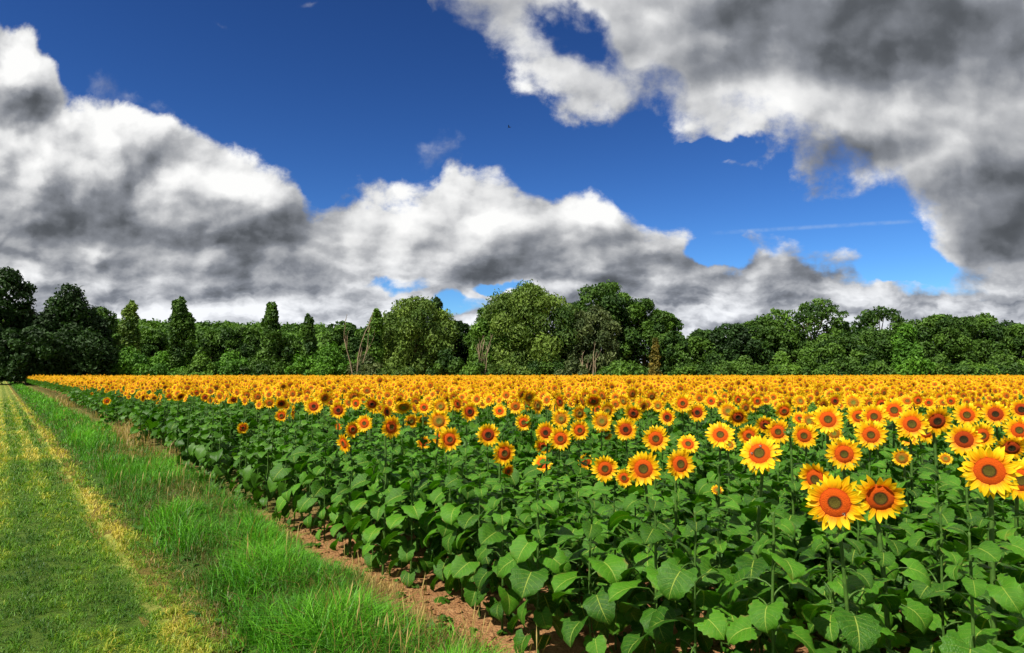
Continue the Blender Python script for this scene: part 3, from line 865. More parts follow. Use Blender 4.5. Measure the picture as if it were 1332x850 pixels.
# clods and crumbs on the bare soil
q = random.Random(5); g = Geo()
base = [(1, 0, 0), (0.3, 0.9, 0.1), (-0.8, 0.55, 0), (-0.75, -0.6, 0.05), (0.35, -0.95, 0), (0.1, 0.0, 0.75), (0, 0, -0.5)]
tri = [(0, 1, 5), (1, 2, 5), (2, 3, 5), (3, 4, 5), (4, 0, 5), (1, 0, 6), (2, 1, 6), (3, 2, 6), (4, 3, 6), (0, 4, 6)]
for i in range(2600):
    u = 3.5 + 14 * q.random() ** 1.6; v = q.gauss(3.05, 0.22)
    if v < 2.6: continue
    x, y = uv2xy(u, v); s = 0.005 + 0.034 * q.random() ** 4
    V = np.array([[c * q.uniform(0.7, 1.25) for c in p] for p in base]) * s
    M = mat4((x, y, soil_z(v, u) + s * 0.25), q.uniform(0, 6.3), q.uniform(-.4, .4), q.uniform(-.4, .4))
    g.add(V @ M[:3, :3].T + M[:3, 3], None, q.random(), None, tri)
tag(add_obj("soil_clods", g.mesh("soil_clods", [M_SOIL], smooth=False)), "crumbs and clods of dry brown soil beside the plants", "soil", kind="stuff")
# ---------------------------------------------------------------- sunflowers
LEAVES = [leaf_template(100 + i, L=0.192, rows=14, cols=11, pet=0.11 + 0.022 * (i % 4)) for i in range(14)]
LEAF_ME = []
for t_ in LEAVES:
    g = Geo(); g.put(t_); g.V[0] = g.V[0]
    t2 = dict(t_); t2['T'] = np.full(len(t_['V']), min(1.0, (len(LEAF_ME) * 0.618) % 1.0 * 1.05)); g = Geo(); g.put(t2)
    LEAF_ME.append(g.mesh("leaf", [M_LEAF, M_STEM]))
LEAVES_B = [leaf_template(200 + i, L=0.20, rows=10, cols=9, pet=0.11 + 0.022 * (i % 4), psides=3) for i in range(10)]
LEAVES_C = [leaf_template(300 + i, L=0.23, rows=4, cols=3, pet=0.14, psides=0) for i in range(6)]

def leaf_places(q, H, n, low=0.12):
    """(height, turn, size, tilt) of the leaves of a plant of height H"""
    out = []; a = q.uniform(0, 6.3)
    for i in range(n):
        f = i / (n - 1)
        z = H * (low + (0.90 - low) * f) + q.uniform(-0.03, 0.03)
        a += R(137.5) + q.uniform(-0.35, 0.35)
        s = np.interp(f, [0, 0.2, 0.55, 0.8, 1], [0.70, 1.0, 1.08, 0.90, 0.50]) * q.uniform(0.75, 1.18)
        tilt = R(np.interp(f, [0, 0.3, 0.7, 1], [26, 10, -2, -18]) + q.uniform(-12, 12))
        out.append((z, a, float(s), tilt))
    return out
def crest_places(q, H, n=5):
    """young leaves crowded at the growing tip"""
    return [(H - 0.035 * i - 0.01, i * 2.4 + q.uniform(-.3, .3), q.uniform(0.34, 0.62), R(-38 + 9 * i + q.uniform(-10, 10))) for i in range(n)]
def leafset(seed, H, n, lib, low=0.12, crest=True):
    q = random.Random(seed); g = Geo()
    for z, a, s, tilt in leaf_places(q, H, n, low) + (crest_places(q, H) if crest else []):
        g.put(q.choice(lib), mat4((0, 0, z), a, 0, tilt, s), tone=q.uniform(-0.45, 0.45))
    return g.pack()

PET = [petals_template(10 + i, 21 + i % 4, 19 + i % 3, droopy=0.0) for i in range(7)]
PET_DROOP = [petals_template(30 + i, 19, 17, droopy=0.36) for i in range(3)]
PET_SMALL = [petals_template(40 + i, 16, 12, openness=0.72) for i in range(2)]
DISC = [disc_template(50 + i) for i in range(4)]
BACK = [back_template(60 + i) for i in range(3)]
BUD = [bud_template(70 + i) for i in range(2)]
def me_of(t, name, mats):
    g = Geo(); g.put(t); return g.mesh(name, mats)
PET_ME = [me_of(t, "petals", [M_PETAL]) for t in PET]
PETD_ME = [me_of(t, "petals", [M_PETAL]) for t in PET_DROOP]
PETS_ME = [me_of(t, "petals", [M_PETAL]) for t in PET_SMALL]
DISC_ME = {k: [me_of(t, "disc", [m]) for t in DISC] for k, m in (("brown", M_DISC), ("green", M_DISC_GREEN), ("dark", M_DISC_DARK))}
BACK_ME = [me_of(t, "flower_head", [M_SEPAL]) for t in BACK]
BUD_ME = [me_of(t, "bud", [M_SEPAL, M_PETAL]) for t in BUD]
LEAFSET_H = 1.35
LSET_ME = [me_of(leafset(400 + i, LEAFSET_H, 22, LEAVES_B), "leaves", [M_LEAF, M_STEM]) for i in range(8)]

def stem_path(H, top, n=7, bend=0.0, q=random):
    """from the ground to the back of the head at local point top"""
    t = np.linspace(0, 1, n)
    kx, ky = q.uniform(-0.03, 0.03), q.uniform(-0.03, 0.03)
    zz = np.minimum(t * (H + 0.01), H)
    return np.stack([kx * np.sin(t * 3.1) , ky * np.sin(t * 3.1), zz], 1)

def sunflower(base, Cw, Rh, nrm, kind, label, group, seed, hero, nleaf=19):
    """a whole plant: base on the ground, head centre Cw, head radius Rh, head looking along nrm; kind None = no flower"""
    q = random.Random(seed)
    e = empty("sunflower", (base[0], base[1], 0.0)); tag(e, label, "sunflower", group)
    c = Vector(Cw) - Vector((base[0], base[1], 0))
    nrm = Vector(nrm).normalized()
    H = c.z
    g = Geo()
    if kind is not None:
        back = c - nrm * (0.29 * Rh) if kind != "bud" else c - nrm * (0.45 * Rh)
        neck = Vector((back.x - nrm.x * 0.05, back.y - nrm.y * 0.05, back.z - 0.035 - 0.02 * max(0, nrm.z)))
        low = Vector((neck.x * 0.75 - nrm.x * 0.012, neck.y * 0.75 - nrm.y * 0.012, neck.z - 0.11))
    else:
        back, neck, low = c, c - Vector((0, 0, 0.04)), c - Vector((0, 0, 0.14))
    kx, ky = q.uniform(-0.025, 0.025), q.uniform(-0.025, 0.025)
    pts = [(0, 0, -0.03), (low.x * 0.2 + kx, low.y * 0.2 + ky, low.z * 0.33), (low.x * 0.55 + kx, low.y * 0.55 + ky, low.z * 0.7), tuple(low), tuple((low * 0.4 + neck * 0.6) + Vector((-nrm.x * 0.01, -nrm.y * 0.01, 0.0))), tuple(neck), tuple(back)]
    # smooth the few points into a longer chain
    P_ = np.array(pts); tt = np.linspace(0, len(pts) - 1, 15); sp = []
    for t in tt:
        i = min(int(t), len(pts) - 2); f = t - i
        p0, p1, p2, p3 = P_[max(i - 1, 0)], P_[i], P_[i + 1], P_[min(i + 2, len(pts) - 1)]
        sp.append(0.5 * ((2 * p1) + (-p0 + p2) * f + (2 * p0 - 5 * p1 + 4 * p2 - p3) * f * f + (-p0 + 3 * p1 - 3 * p2 + p3) * f ** 3))
    thick = (0.0135 if kind is not None else 0.010) * (0.8 + 0.4 * q.random())
    tube(g, sp, np.linspace(thick, thick * 0.55, 15) + (np.arange(15) == 14) * 0.002, 7 if hero else 5, 0, 0.5)
    add_obj("stem", g.mesh("stem", [M_STEM]), e)
    Hl = low.z + (0.05 if kind is not None else 0.14)
    if hero:
        for z, a, s, tilt in leaf_places(q, Hl, nleaf) + (crest_places(q, Hl) if kind is None else []):
            f = z / max(low.z, 0.1)
            sx = float(np.interp(z, P_[:, 2], P_[:, 0])); sy = float(np.interp(z, P_[:, 2], P_[:, 1]))
            lx, ly, lz = base[0] + sx + 0.2 * s * math.cos(a), base[1] + sy + 0.2 * s * math.sin(a), z + 0.04
            if len(heads) and ly > 1.0:
                ha = np.array(heads); ppx = 666 + FPX * lx / ly; ppy = 486 + FPX * (CAM_H - lz) / ly
                if np.any((np.hypot(ha[:, 0] - ppx, ha[:, 1] - ppy) < ha[:, 2] * 0.85 + FPX * 0.075 * s / ly) & (ha[:, 3] > ly - 0.05)): continue
            add_obj("leaf", q.choice(LEAF_ME), e, mat4((sx, sy, z), a, 0, tilt, s * q.uniform(0.9, 1.1)))
    else:
        k = Hl / LEAFSET_H * (0.92 if kind is not None else 1.0)
        add_obj("leaves", q.choice(LSET_ME), e, mat4((low.x * 0.5, low.y * 0.5, 0), q.uniform(0, 6.3), 0, 0, (1, 1, k)))
    if kind is None: return e
    M = frame_z(c, nrm, q.uniform(-0.3, 0.3), Rh)
    if kind == "bud":
        add_obj("bud", q.choice(BUD_ME), e, M); return e
    h = add_obj("flower_head", q.choice(BACK_ME), e, M)
    pm = {"small": PETS_ME, "nod": PETD_ME}.get(kind, PET_ME)
    add_obj("petals", q.choice(pm), h)
    dk = {"small": "green", "green": "green", "nod": "brown", "dark": "dark"}.get(kind, "brown")
    add_obj("disc", q.choice(DISC_ME[dk]), h)
    return e

def facing(px, yaw, pitch):
    a, _ = ray(px, 485)
    y = R(yaw) - math.atan(a); p = R(pitch)
    return Vector((math.sin(y) * math.cos(p), -math.cos(y) * math.cos(p), math.sin(p)))

GF = "sunflowers standing out at the front of the field"
# px, py, diameter in px, yaw, pitch, kind, label
HERO = [
 (1086, 654, 77, -4, 2, "brown", "large round sunflower with a bee on its orange disc, left of the nodding one"),
 (1145, 648, 68, 10, -10, "nod", "slightly nodding sunflower touching the right petals of the large round one"),
 (1061, 624, 52, -28, -8, "nod", "sunflower half hidden behind the top left of the largest round flower"),
 (1287, 613, 72, -6, 4, "brown", "tall sunflower with a big orange ring disc near the right edge"),
 (1328, 625, 58, 14, 0, "brown", "sunflower cut off by the right edge behind the tall one"),
 (1098, 591, 47, 4, 0, "brown", "sunflower directly above the large round one, orange ring and green centre"),
 (1133, 566, 42, 0, 4, "brown", "sunflower above and between the large round and nodding ones"),
 (1173, 596, 29, -6, 0, "small", "small sunflower with a yellow green centre alone above the leaves"),
 (1230, 597, 21, 10, 28, "small", "half open little sunflower left of the tall right hand flower"),
 (1153, 607, 13, 0, 30, "bud", "closed green bud among leaves above the nodding sunflower"),
 (1026, 563, 16, -10, 35, "bud", "round green bud on a thin stem before two sunflowers"),
 (1254, 572, 45, -4, 4, "dark", "broad sunflower with dark brown disc behind the tall right hand flower"),
 (1278, 567, 38, 35, 0, "brown", "sunflower turned aside behind the broad dark disc one"),
 (1316, 583, 38, 10, -22, "dark", "drooping sunflower with nearly black disc near the right edge"),
 (1085, 564, 27, 0, 6, "small", "small sunflower with pale green centre between two bigger heads"),
 (1182, 569, 28, -4, 6, "green", "small sunflower with green centre under a pair of larger heads"),
 (1186, 552, 43, 6, 8, "brown", "large sunflower just above the small one with green centre"),
 (1258, 540, 35, -8, 2, "brown", "clear round sunflower with orange disc above the broad dark one"),
 (1295, 539, 36, 0, 4, "dark", "round sunflower with a dark ring in its disc above the drooping one"),
 (1077, 546, 42, 4, 12, "brown", "wide sunflower with an orange disc over a small pale green centred one"),
 (1046, 567, 36, -8, -4, "brown", "sunflower right of the round green bud"),
 (1012, 562, 36, 8, 0, "brown", "sunflower left of the round green bud, partly behind it"),
 (988, 590, 56, -14, 26, "brown", "upturned sunflower with two bees on it on a thick dark stem"),
 (1219, 548, 42, 22, -14, "dark", "sunflower with dark red disc facing right in the right hand cluster"),
 (1205, 561, 36, 34, 0, "brown", "sideways sunflower under the dark red one in the right hand cluster"),
 (1137, 542, 36, 0, 4, "brown", "sunflower behind and above the middle of the right hand group"),
 (1117, 542, 32, -6, 0, "brown", "narrow sunflower left of its twin in the right hand group"),
 (1163, 534, 36, 6, 12, "brown", "wide sunflower with flat orange disc at the back of the right hand group"),
 (1326, 560, 38, 4, 4, "brown", "sunflower at the right edge above the drooping one"),
 (1329, 533, 31, -6, 0, "dark", "topmost of the large heads cut by the right edge"),
 (837, 610, 49, -4, 2, "brown", "big round sunflower with orange ring in the middle of the front row"),
 (787, 610, 38, 6, 0, "brown", "round sunflower left of the big middle one"),
 (885, 604, 43, 26, 8, "brown", "sunflower turned right beside the big middle one"),
 (812, 622, 27, -20, -6, "brown", "sunflower hidden behind the left petals of the big middle one"),
 (762, 601, 23, 0, -8, "brown", "little sunflower left of the two round front ones"),
 (706, 603, 29, -6, 30, "brown", "upturned sunflower over pale leaves at the left of the middle row"),
 (729, 571, 34, 4, 0, "brown", "left centre sunflower, the clear round one of a cluster of four"),
 (710, 563, 31, -12, -4, "dark", "dark centred sunflower at the left of the cluster of four"),
 (707, 581, 27, -8, -26, "brown", "lowest sunflower of the cluster of four, facing down"),
 (754, 560, 30, 14, 0, "brown", "right hand sunflower of the cluster of four"),
 (730, 545, 28, 10, 4, "green", "sunflower with pale green centre above the cluster of four"),
 (783, 548, 30, 0, 2, "green", "sunflower with a green middle in the centre of the field edge"),
 (786, 566, 25, 10, -30, "nod", "small nodding sunflower below the one with green middle"),
 (814, 559, 33, -2, 0, "dark", "bright sunflower with the darkest red disc near the picture's middle"),
 (853, 571, 38, 2, 2, "brown", "oval disc sunflower directly above the big middle one"),
 (895, 578, 31, 10, 34, "brown", "upturned sunflower behind the one turned right"),
 (824, 538, 27, -6, -20, "dark", "drooping dark sunflower in the second row of the middle"),
 (868, 543, 25, -16, 0, "dark", "sunflower facing left among the second row of the middle"),
 (907, 537, 27, 2, 0, "dark", "round dark disc sunflower on its own bare stem"),
 (888, 525, 27, 4, 2, "brown", "large headed sunflower in the dense belt above the middle row"),
 (937, 566, 40, 0, 28, "brown", "wide upturned sunflower behind the yellow half open bud"),
 (948, 579, 24, 8, 42, "small", "half open yellow bud held up before the wide upturned sunflower"),
 (974, 567, 31, 6, -6, "brown", "sunflower right of the half open yellow bud"),
 (947, 535, 27, -4, 6, "green", "pale centred sunflower overlapping a dark drooping one"),
 (960, 543, 29, 10, -24, "dark", "dark drooping sunflower under the pale centred one"),
 (995, 553, 26, 8, -18, "dark", "drooping sunflower with dark red disc left of the bud"),
 (933, 638, 20, 10, 45, "small", "tiny low sunflower tucked among leaves right of the big middle one"),
 (635, 566, 33, 6, -2, "dark", "sunflower with dark disc above the one that leans right"),
 (656, 590, 36, 24, -2, "brown", "sunflower leaning right under the dark disc one"),
 (661, 613, 21, 38, -14, "brown", "small sunflower hanging below the one that leans right"),
 (585, 572, 34, 18, 4, "brown", "front sunflower of the bright stack left of the middle"),
 (572, 571, 25, -24, 0, "brown", "sunflower peeping out behind the front one of the bright stack"),
 (571, 548, 32, 6, 6, "green", "yellow sunflower in the bright stack left of the middle"),
 (573, 529, 24, 2, 6, "green", "uppermost sunflower of the bright stack"),
 (551, 576, 20, 4, 0, "brown", "small round sunflower with a leaf before it left of the bright stack"),
 (509, 556, 33, 34, 4, "brown", "narrow sunflower turned right beside a bare stem"),
 (474, 551, 25, -20, 6, "brown", "sunflower at the top right of the huddle at the field corner"),
 (459, 559, 24, 20, -4, "brown", "middle sunflower of the huddle at the field corner"),
 (447, 577, 29, -58, -16, "brown", "edge on sunflower hanging at the bottom of the corner huddle"),
 (440, 555, 19, -58, 0, "brown", "thin edge on sunflower at the left of the corner huddle"),
 (440, 534, 25, 4, 0, "dark", "sunflower with a black brown disc above the corner huddle"),
 (316, 557, 17, 16, -4, "brown", "lone low sunflower against the dark leaf wall"),
 (139, 522, 11, 0, 0, "brown", "small far sunflower low on the leaf wall near the tan weeds"),
]
MIDG = "sunflowers crowded in the belt behind the front flowers"
MIDL = "sunflower in bloom in the crowded belt just behind the front flowers"
MID = [(1020,535,26),(1040,545,23),(1053,548,27),(1110,524,27),(1086,522,21),(1041,522,20),(1194,521,21),(1208,524,19),(1237,522,19),
 (699,528,25),(688,517,22),(728,523,25),(772,522,25),(811,522,21),(790,535,26),(754,538,24),(503,536,22),(525,530,25),
 (408,529,24),(366,525,18),(381,536,21),(366,541,19),(155,518,8),(186,518,12),(207,526,11),(220,516,12),(235,516,14),(267,517,13),(256,511,12),(304,520,13),
 (611,536,27),(595,526,23),(650,535,21),(681,550,25),(535,548,21),(551,546,20),(484,526,22),(463,525,19),(856,528,20),(925,522,20),(960,520,18),(985,522,20)]

def solve(px, py, dpx, size=0.27):
    """distance of a head from its size in the photograph, kept inside the field"""
    a, b = ray(px, py)
    Y = FPX * size / dpx
    vmin = 3.22
    k = a * DV.x + DV.y                       # v per unit of distance
    if k > 1e-3: Y = max(Y, vmin / k)
    else: Y = 30.0
    # keep the head between 1.0 and 1.75 m above the ground
    if b < 0:
        Y = min(max(Y, (CAM_H - 1.75) / -b), (CAM_H - 1.02) / -b)
    return Vector((a * Y, Y, CAM_H + b * Y)), dpx * Y / FPX * 0.5

placed = []          # x, y of every plant
heads = []           # px, py, r px, Y of the flowers set by hand
hero_specs = []
for i, (px, py, dp, yw, pt_, kd, lb) in enumerate(HERO):
    C, r_ = solve(px, py, dp, 0.18 if kd == "small" else 0.10 if kd == "bud" else 0.27)
    hero_specs.append((C, r_, facing(px, yw, pt_), kd, lb, GF)); heads.append((px, py, dp / 2, C.y))
q = random.Random(77)
for px, py, dp in MID:
    C, r_ = solve(px, py, dp)
    hero_specs.append((C, r_, facing(px, q.gauss(4, 27), q.gauss(-3, 14)), q.choice(["brown", "brown", "brown", "dark", "green"]), MIDL, MIDG)); heads.append((px, py, dp / 2, C.y))
n_ind = 0
for i, (C, r_, nv, kd, lb, gp) in enumerate(hero_specs):
    q = random.Random(900 + i)
    hx, hy = nv.x, nv.y
    base = (C.x - hx * (0.05 + 0.25 * r_) + q.uniform(-0.04, 0.04), C.y - hy * (0.05 + 0.25 * r_) + q.uniform(-0.04, 0.04))
    sunflower(base, C, r_, nv, kd, lb, gp, 1000 + i, C.y < 6.4)
    placed.append(base); n_ind += 1

# the rest of the sown rows
def near_shift(u): return 0.15 * math.exp(-((u - 5.7) / 0.75) ** 2) - 0.06 * math.exp(-((u - 3.9) / 0.6) ** 2)
def row_edge(u): return 3.26 + near_shift(u) + 0.5 * min(1.0, max(0.0, (u - 15) / 10.0))
LIMIT = ([-50, 0, 200, 400, 700, 1000, 1332, 1500], [506, 508, 518, 530, 533, 534, 537, 538])
heads_a = np.array(heads)
cand = []
q = random.Random(4242)
YMAX = 133.0
nrow = int(210 / 0.52)
for k in range(nrow):
    v0 = 3.34 + 0.52 * k
    u = -40.0
    while u < 215:
        u += 0.40 * q.uniform(0.6, 1.45)
        v = v0 + near_shift(u) + q.gauss(0, 0.05)
        x, y = uv2xy(u, v)
        if y < 1.9 or y > YMAX or abs(x) > 0.86 * y + 2.0 or v < row_edge(u): continue
        cand.append((x, y, v, u))
cand.sort(key=lambda c: c[1] ** 2 + c[0] ** 2)
pl = np.array(placed)
near, mid, far = [], [], []
LEAFY = "leafy sunflower plant without an open flower in the front rows"
LEAFYG = "leafy plants between the front flowers"
n_leafy = 0
for x, y, v, u in cand:
    if y < 30 and np.min((pl[:, 0] - x) ** 2 + (pl[:, 1] - y) ** 2) < 0.24 ** 2: continue
    lump = mnoise.noise(Vector((x * 0.16, y * 0.16, 3.3))) + 0.6 * mnoise.noise(Vector((x * 0.5, y * 0.5, 7.1)))
    if y > 9 and q.random() < 0.22 + 0.35 * max(0.0, -lump): continue
    Hh = 1.50 + q.gauss(0, 0.09) + 0.10 * lump
    if y > 90: Hh += q.choice([0, 0, 0, 0.12, -0.1])
    if v < row_edge(u) + 0.7: Hh -= q.uniform(0.0, 0.22)
    rh = 0.125 * q.uniform(0.68, 1.22)
    px = 666 + FPX * x / y; py = 486 + FPX * (CAM_H - Hh) / y
    bloom = py < np.interp(px, *LIMIT)
    if bloom and y < 40:
        dd = np.hypot(heads_a[:, 0] - px, heads_a[:, 1] - py); rp = FPX * rh / y
        if np.any((dd < (heads_a[:, 2] + rp) * 0.75) & (heads_a[:, 3] > y)): bloom = False
    if not bloom: Hh = q.uniform(1.15, 1.40) if v > row_edge(u) + 0.3 else q.uniform(1.24, 1.44)
    if y < 16:
        # keep leaf tops below the flowers that stand out behind them
        m = (heads_a[:, 3] > y) & (np.abs(heads_a[:, 0] - px) < heads_a[:, 2] + FPX * 0.17 / y)
        if m.any() and not bloom:
            lim = np.min(CAM_H - (heads_a[m, 1] + heads_a[m, 2] * 0.9 - 486) / FPX * y) - 0.07
            Hh = min(Hh, lim)
            if Hh < 0.55: continue
    if n_ind < 300:
        n_ind += 1
        if bloom:
            sunflower((x, y), (x, y, Hh), rh, facing(px, q.gauss(0, 20), q.gauss(2, 10)), q.choice(["brown", "brown", "brown", "dark"]), MIDL, MIDG, n_ind + 5000, False)
        else:
            sunflower((x, y), (x, y, Hh), 0.1, (0, 0, 1), None, LEAFY, LEAFYG, n_ind + 5000, y < 4.4, 18)
    else:
        (near if y < 19 else mid if y < 46 else far).append((x, y, Hh, bloom, rh))
print("individual plants", n_ind, "mass", len(near), len(mid), len(far))

# the mass of the field: one object, three levels of detail
def field_plant(seed, lod, bloom):
    """template 1 m tall scale; slots 0 leaf 1 stem 2 petal 3 disc 4 sepal. the head faces -Y"""
    q = random.Random(seed); g = Geo(); H = 1.5 if bloom else 1.25
    yaw = R(q.gauss(-8, 26)); pit = R(q.gauss(2, 13))
    nv = Vector((math.sin(yaw) * math.cos(pit), -math.cos(yaw) * math.cos(pit), math.sin(pit)))
    if lod == 0:
        g.put(leafset(seed + 1, H - 0.10, 17, LEAVES_B, 0.12, not bloom))
    elif lod == 1:
        g.put(leafset(seed + 1, H - 0.10, 12, LEAVES_C, 0.25, not bloom))
    else:
        for z, a, s, tilt in leaf_places(q, H - 0.10, 5, 0.55):
            M = mat4((0, 0, z), a, 0, tilt, s * 1.25)
            V = np.array([(0.02, 0, 0.02), (0.20, 0.10, 0.06), (0.34, 0, 0.0), (0.20, -0.10, 0.05)])
            g.add(V @ M[:3, :3].T + M[:3, 3], [(0, 0), (1, .5), (0, 1), (-1, .5)], q.random(), [(0, 1, 2, 3)], None, 0)
    if lod < 2:
        tube(g, [(0, 0, 0), (0, 0, H * 0.5), (0, 0, H - 0.08), (-nv.x * 0.03, -nv.y * 0.03, H)], [0.013, 0.012, 0.009, 0.008], 4 if lod == 0 else 3, 1, cap=False)
    if bloom:
        M = frame_z((nv.x * 0.03, nv.y * 0.03, H), nv, q.uniform(-3, 3), 0.127)
        if lod == 0:
            g.put(petals_template(seed + 2, 19, 15, rows=4), M, matmap=[2]); g.put(disc_template(seed + 3, 4, 14), M, matmap=[3]); g.put(back_template(seed + 4, 8, 8), M, matmap=[4])
        elif lod == 1:
            g.put(petals_template(seed + 2, 15, 10, rows=3, cols=2), M, matmap=[2]); g.put(disc_template(seed + 3, 3, 9), M, matmap=[3])
        else:
            n = 9; V = [(0, 0, 0)]; P = [(0, 0)]; Tr = []
            for i in range(n):
                a0 = 2 * math.pi * (i + q.uniform(-.2, .2)) / n; L = q.uniform(0.85, 1.05); b = len(V)
                V += [(0.42 * math.cos(a0 - 0.42), 0.42 * math.sin(a0 - 0.42), 0), (L * math.cos(a0), L * math.sin(a0), q.uniform(-.12, .1)), (0.42 * math.cos(a0 + 0.42), 0.42 * math.sin(a0 + 0.42), 0)]
                P += [(-1, 0.1), (0, 1), (1, 0.1)]; Tr.append((b, b + 1, b + 2))
            V = np.array(V); g.add(V @ M[:3, :3].T + M[:3, 3], P, q.random(), None, Tr, 2)
            V = [(0, 0, 0.05)] + [(0.40 * math.cos(2 * math.pi * i / 7), 0.40 * math.sin(2 * math.pi * i / 7), 0.03) for i in range(7)]
            P = [(0, 0)] + [(math.cos(2 * math.pi * i / 7), math.sin(2 * math.pi * i / 7)) for i in range(7)]
            V = np.array(V); g.add(V @ M[:3, :3].T + M[:3, 3], P, q.random(), None, [(0, 1 + i, 1 + (i + 1) % 7) for i in range(7)], 3)
    return g.pack()

field = Geo()
for lod, lst in ((0, near), (1, mid), (2, far)):
    for bloom in (True, False):
        sel = [c for c in lst if c[3] == bloom]
        nt_ = 24 if bloom else 6
        tmpl = [field_plant(6000 + 100 * lod + 17 * i + (50 if bloom else 0), lod, bloom) for i in range(nt_)]
        arr = np.array([c[:3] + (c[4],) for c in sel]) if sel else np.zeros((0, 4))
        which = rng.integers(0, nt_, len(arr))
        for i, t_ in enumerate(tmpl):
            a_ = arr[which == i]; k = len(a_)
            if k == 0: continue
            Ms = np.zeros((k, 4, 4)); th = rng.normal(0, 0.22, k); sc = rng.uniform(0.88, 1.12, k); szz = a_[:, 2] / (1.5 if bloom else 1.25)
            # whole plant scaled evenly; height differences come from the plant's own size
            s_ = szz
            Ms[:, 0, 0] = np.cos(th) * s_ * sc; Ms[:, 0, 1] = -np.sin(th) * s_ * sc; Ms[:, 1, 0] = np.sin(th) * s_ * sc; Ms[:, 1, 1] = np.cos(th) * s_ * sc
            Ms[:, 2, 2] = s_; Ms[:, 3, 3] = 1; Ms[:, 0, 3] = a_[:, 0]; Ms[:, 1, 3] = a_[:, 1]
            field.scatter(t_, Ms, rng.uniform(-0.25, 0.25, k))
fo = add_obj("sunflower_field", field.mesh("sunflower_field", [M_LEAF_FAR, M_STEM, M_PETAL_FAR, M_DISC_FAR, M_SEPAL]))
tag(fo, "carpet of yellow sunflowers stretching back to the trees", "sunflower field", kind="stuff")
# ---------------------------------------------------------------- trees
def cards(g, C, rad, n, size, q_rng, up_bias=0.25, hang=0.0, tone0=0.5, tspread=0.28, jitter=0.7):
    """leaf sprays over the surface of one lump of a crown; C centre, rad three radii"""
    d = q_rng.normal(0, 1, (n, 3)); d[:, 2] += up_bias; d /= np.linalg.norm(d, axis=1)[:, None]
    rr = np.clip(q_rng.normal(0.95, 0.16, n), 0.35, 1.45)
    c = C + d * rad * rr[:, None]
    nr = d + q_rng.normal(0, jitter, (n, 3)); nr /= np.linalg.norm(nr, axis=1)[:, None]
    t1 = q_rng.normal(0, 1, (n, 3)); t1[:, 2] -= hang * 3
    t1 -= nr * np.sum(t1 * nr, 1)[:, None]; t1 /= np.linalg.norm(t1, axis=1)[:, None] + 1e-9
    t2 = np.cross(nr, t1)
    s = size * q_rng.uniform(0.55, 1.35, n)
    a = t1 * s[:, None]; b = t2 * (s * (0.55 - 0.2 * hang))[:, None]; f = nr * (s * 0.22)[:, None]
    V = np.stack([c - a, c + b + f, c + a * 1.05, c - b + f], 1).reshape(-1, 3)
    tone = np.clip(tone0 + q_rng.normal(0, tspread, n), 0, 1)
    k = np.arange(n)[:, None] * 4
    P = np.tile(np.array([[0, 0], [1, .5], [0, 1], [-1, .5]], float), (n, 1))
    g.add(V, P, np.repeat(tone, 4), k + np.array([[0, 1, 2, 3]]))

def crown_lumps(kind, w, h, q):
    """lumps (centre, radii) of a crown of width w and total tree height h, tree base at the origin"""
    L = []
    if kind == "poplar":
        n = int(h / (w * 0.26)) + 3
        for i in range(n):
            f = i / (n - 1); z = h * (0.06 + 0.86 * f)
            r = w * 0.5 * float(np.interp(f, [0, 0.15, 0.5, 0.8, 1.0], [0.75, 0.92, 1.0, 0.92, 0.55]))
            for _ in range(3):
                a = q.uniform(0, 6.3); o = r * q.uniform(0.25, 0.75)
                rr = max(0.35, r * q.uniform(0.38, 0.80))
                L.append(((o * math.cos(a), o * math.sin(a), z + q.uniform(-.4, .4)), (rr, rr, rr * q.uniform(1.1, 1.7))))
    elif kind == "bush":
        for _ in range(20):
            a = q.uniform(0, 6.3); o = w * 0.42 * math.sqrt(q.random()); rr = q.uniform(0.10, 0.20) * w
            z = h * q.uniform(0.25, 0.62) * (1.15 - 0.9 * o / w)
            L.append(((o * math.cos(a), o * math.sin(a) * 0.8, z), (rr, rr, min(rr, h - z) * q.uniform(0.75, 1.0))))
        L.append(((0, 0, h * 0.62), (w * 0.2, w * 0.2, h * 0.38)))
    elif kind == "cone":
        for i in range(22):
            f = (i + 0.5) / 22; z = h * (0.08 + 0.86 * f)
            r = w * 0.5 * float(np.interp(f, [0, 0.2, 0.6, 1], [0.85, 1.0, 0.62, 0.10]))
            a = q.uniform(0, 6.3); o = r * q.uniform(0.45, 0.75); rr = max(0.5, w * 0.19 * (1.15 - 0.55 * f)) * q.uniform(0.8, 1.2)
            L.append(((o * math.cos(a), o * math.sin(a), z), (rr, rr, rr * q.uniform(0.8, 1.3))))
            if f < 0.6: L.append(((-o * math.cos(a), -o * math.sin(a), z), (rr, rr, rr)))
    else:
        lo = {"willow": 0.10, "airy": 0.36}.get(kind, 0.14)
        cz = h * (lo + 1.0) / 2; rz = h * (1 - lo) / 2
        n = {"airy": 44, "willow": 50}.get(kind, 48)
        for i in range(n):
            a = i * 2.39996 + q.uniform(-0.4, 0.4); zf = 1 - 2 * (i + 0.5) / n
            zf = max(-0.95, min(0.97, zf + q.uniform(-0.12, 0.12)))
            ro = math.sqrt(max(0.0, 1 - zf * zf)); k = q.uniform(0.66, 0.98)
            if zf < 0: ro = ro ** 0.5                       # fuller below the middle
            rr = w * q.uniform(0.10, 0.175) * (0.85 if kind == "airy" else 1.0)
            L.append(((w * 0.5 * k * ro * math.cos(a), w * 0.5 * k * ro * math.sin(a), cz + rz * (zf * 0.84)), (rr, rr, rr * q.uniform(0.7, 1.0) * (1.15 if kind == "willow" else 1))))
        if kind != "airy":
            L.append(((0, 0, cz), (w * 0.22, w * 0.22, rz * 0.58)))
    return L

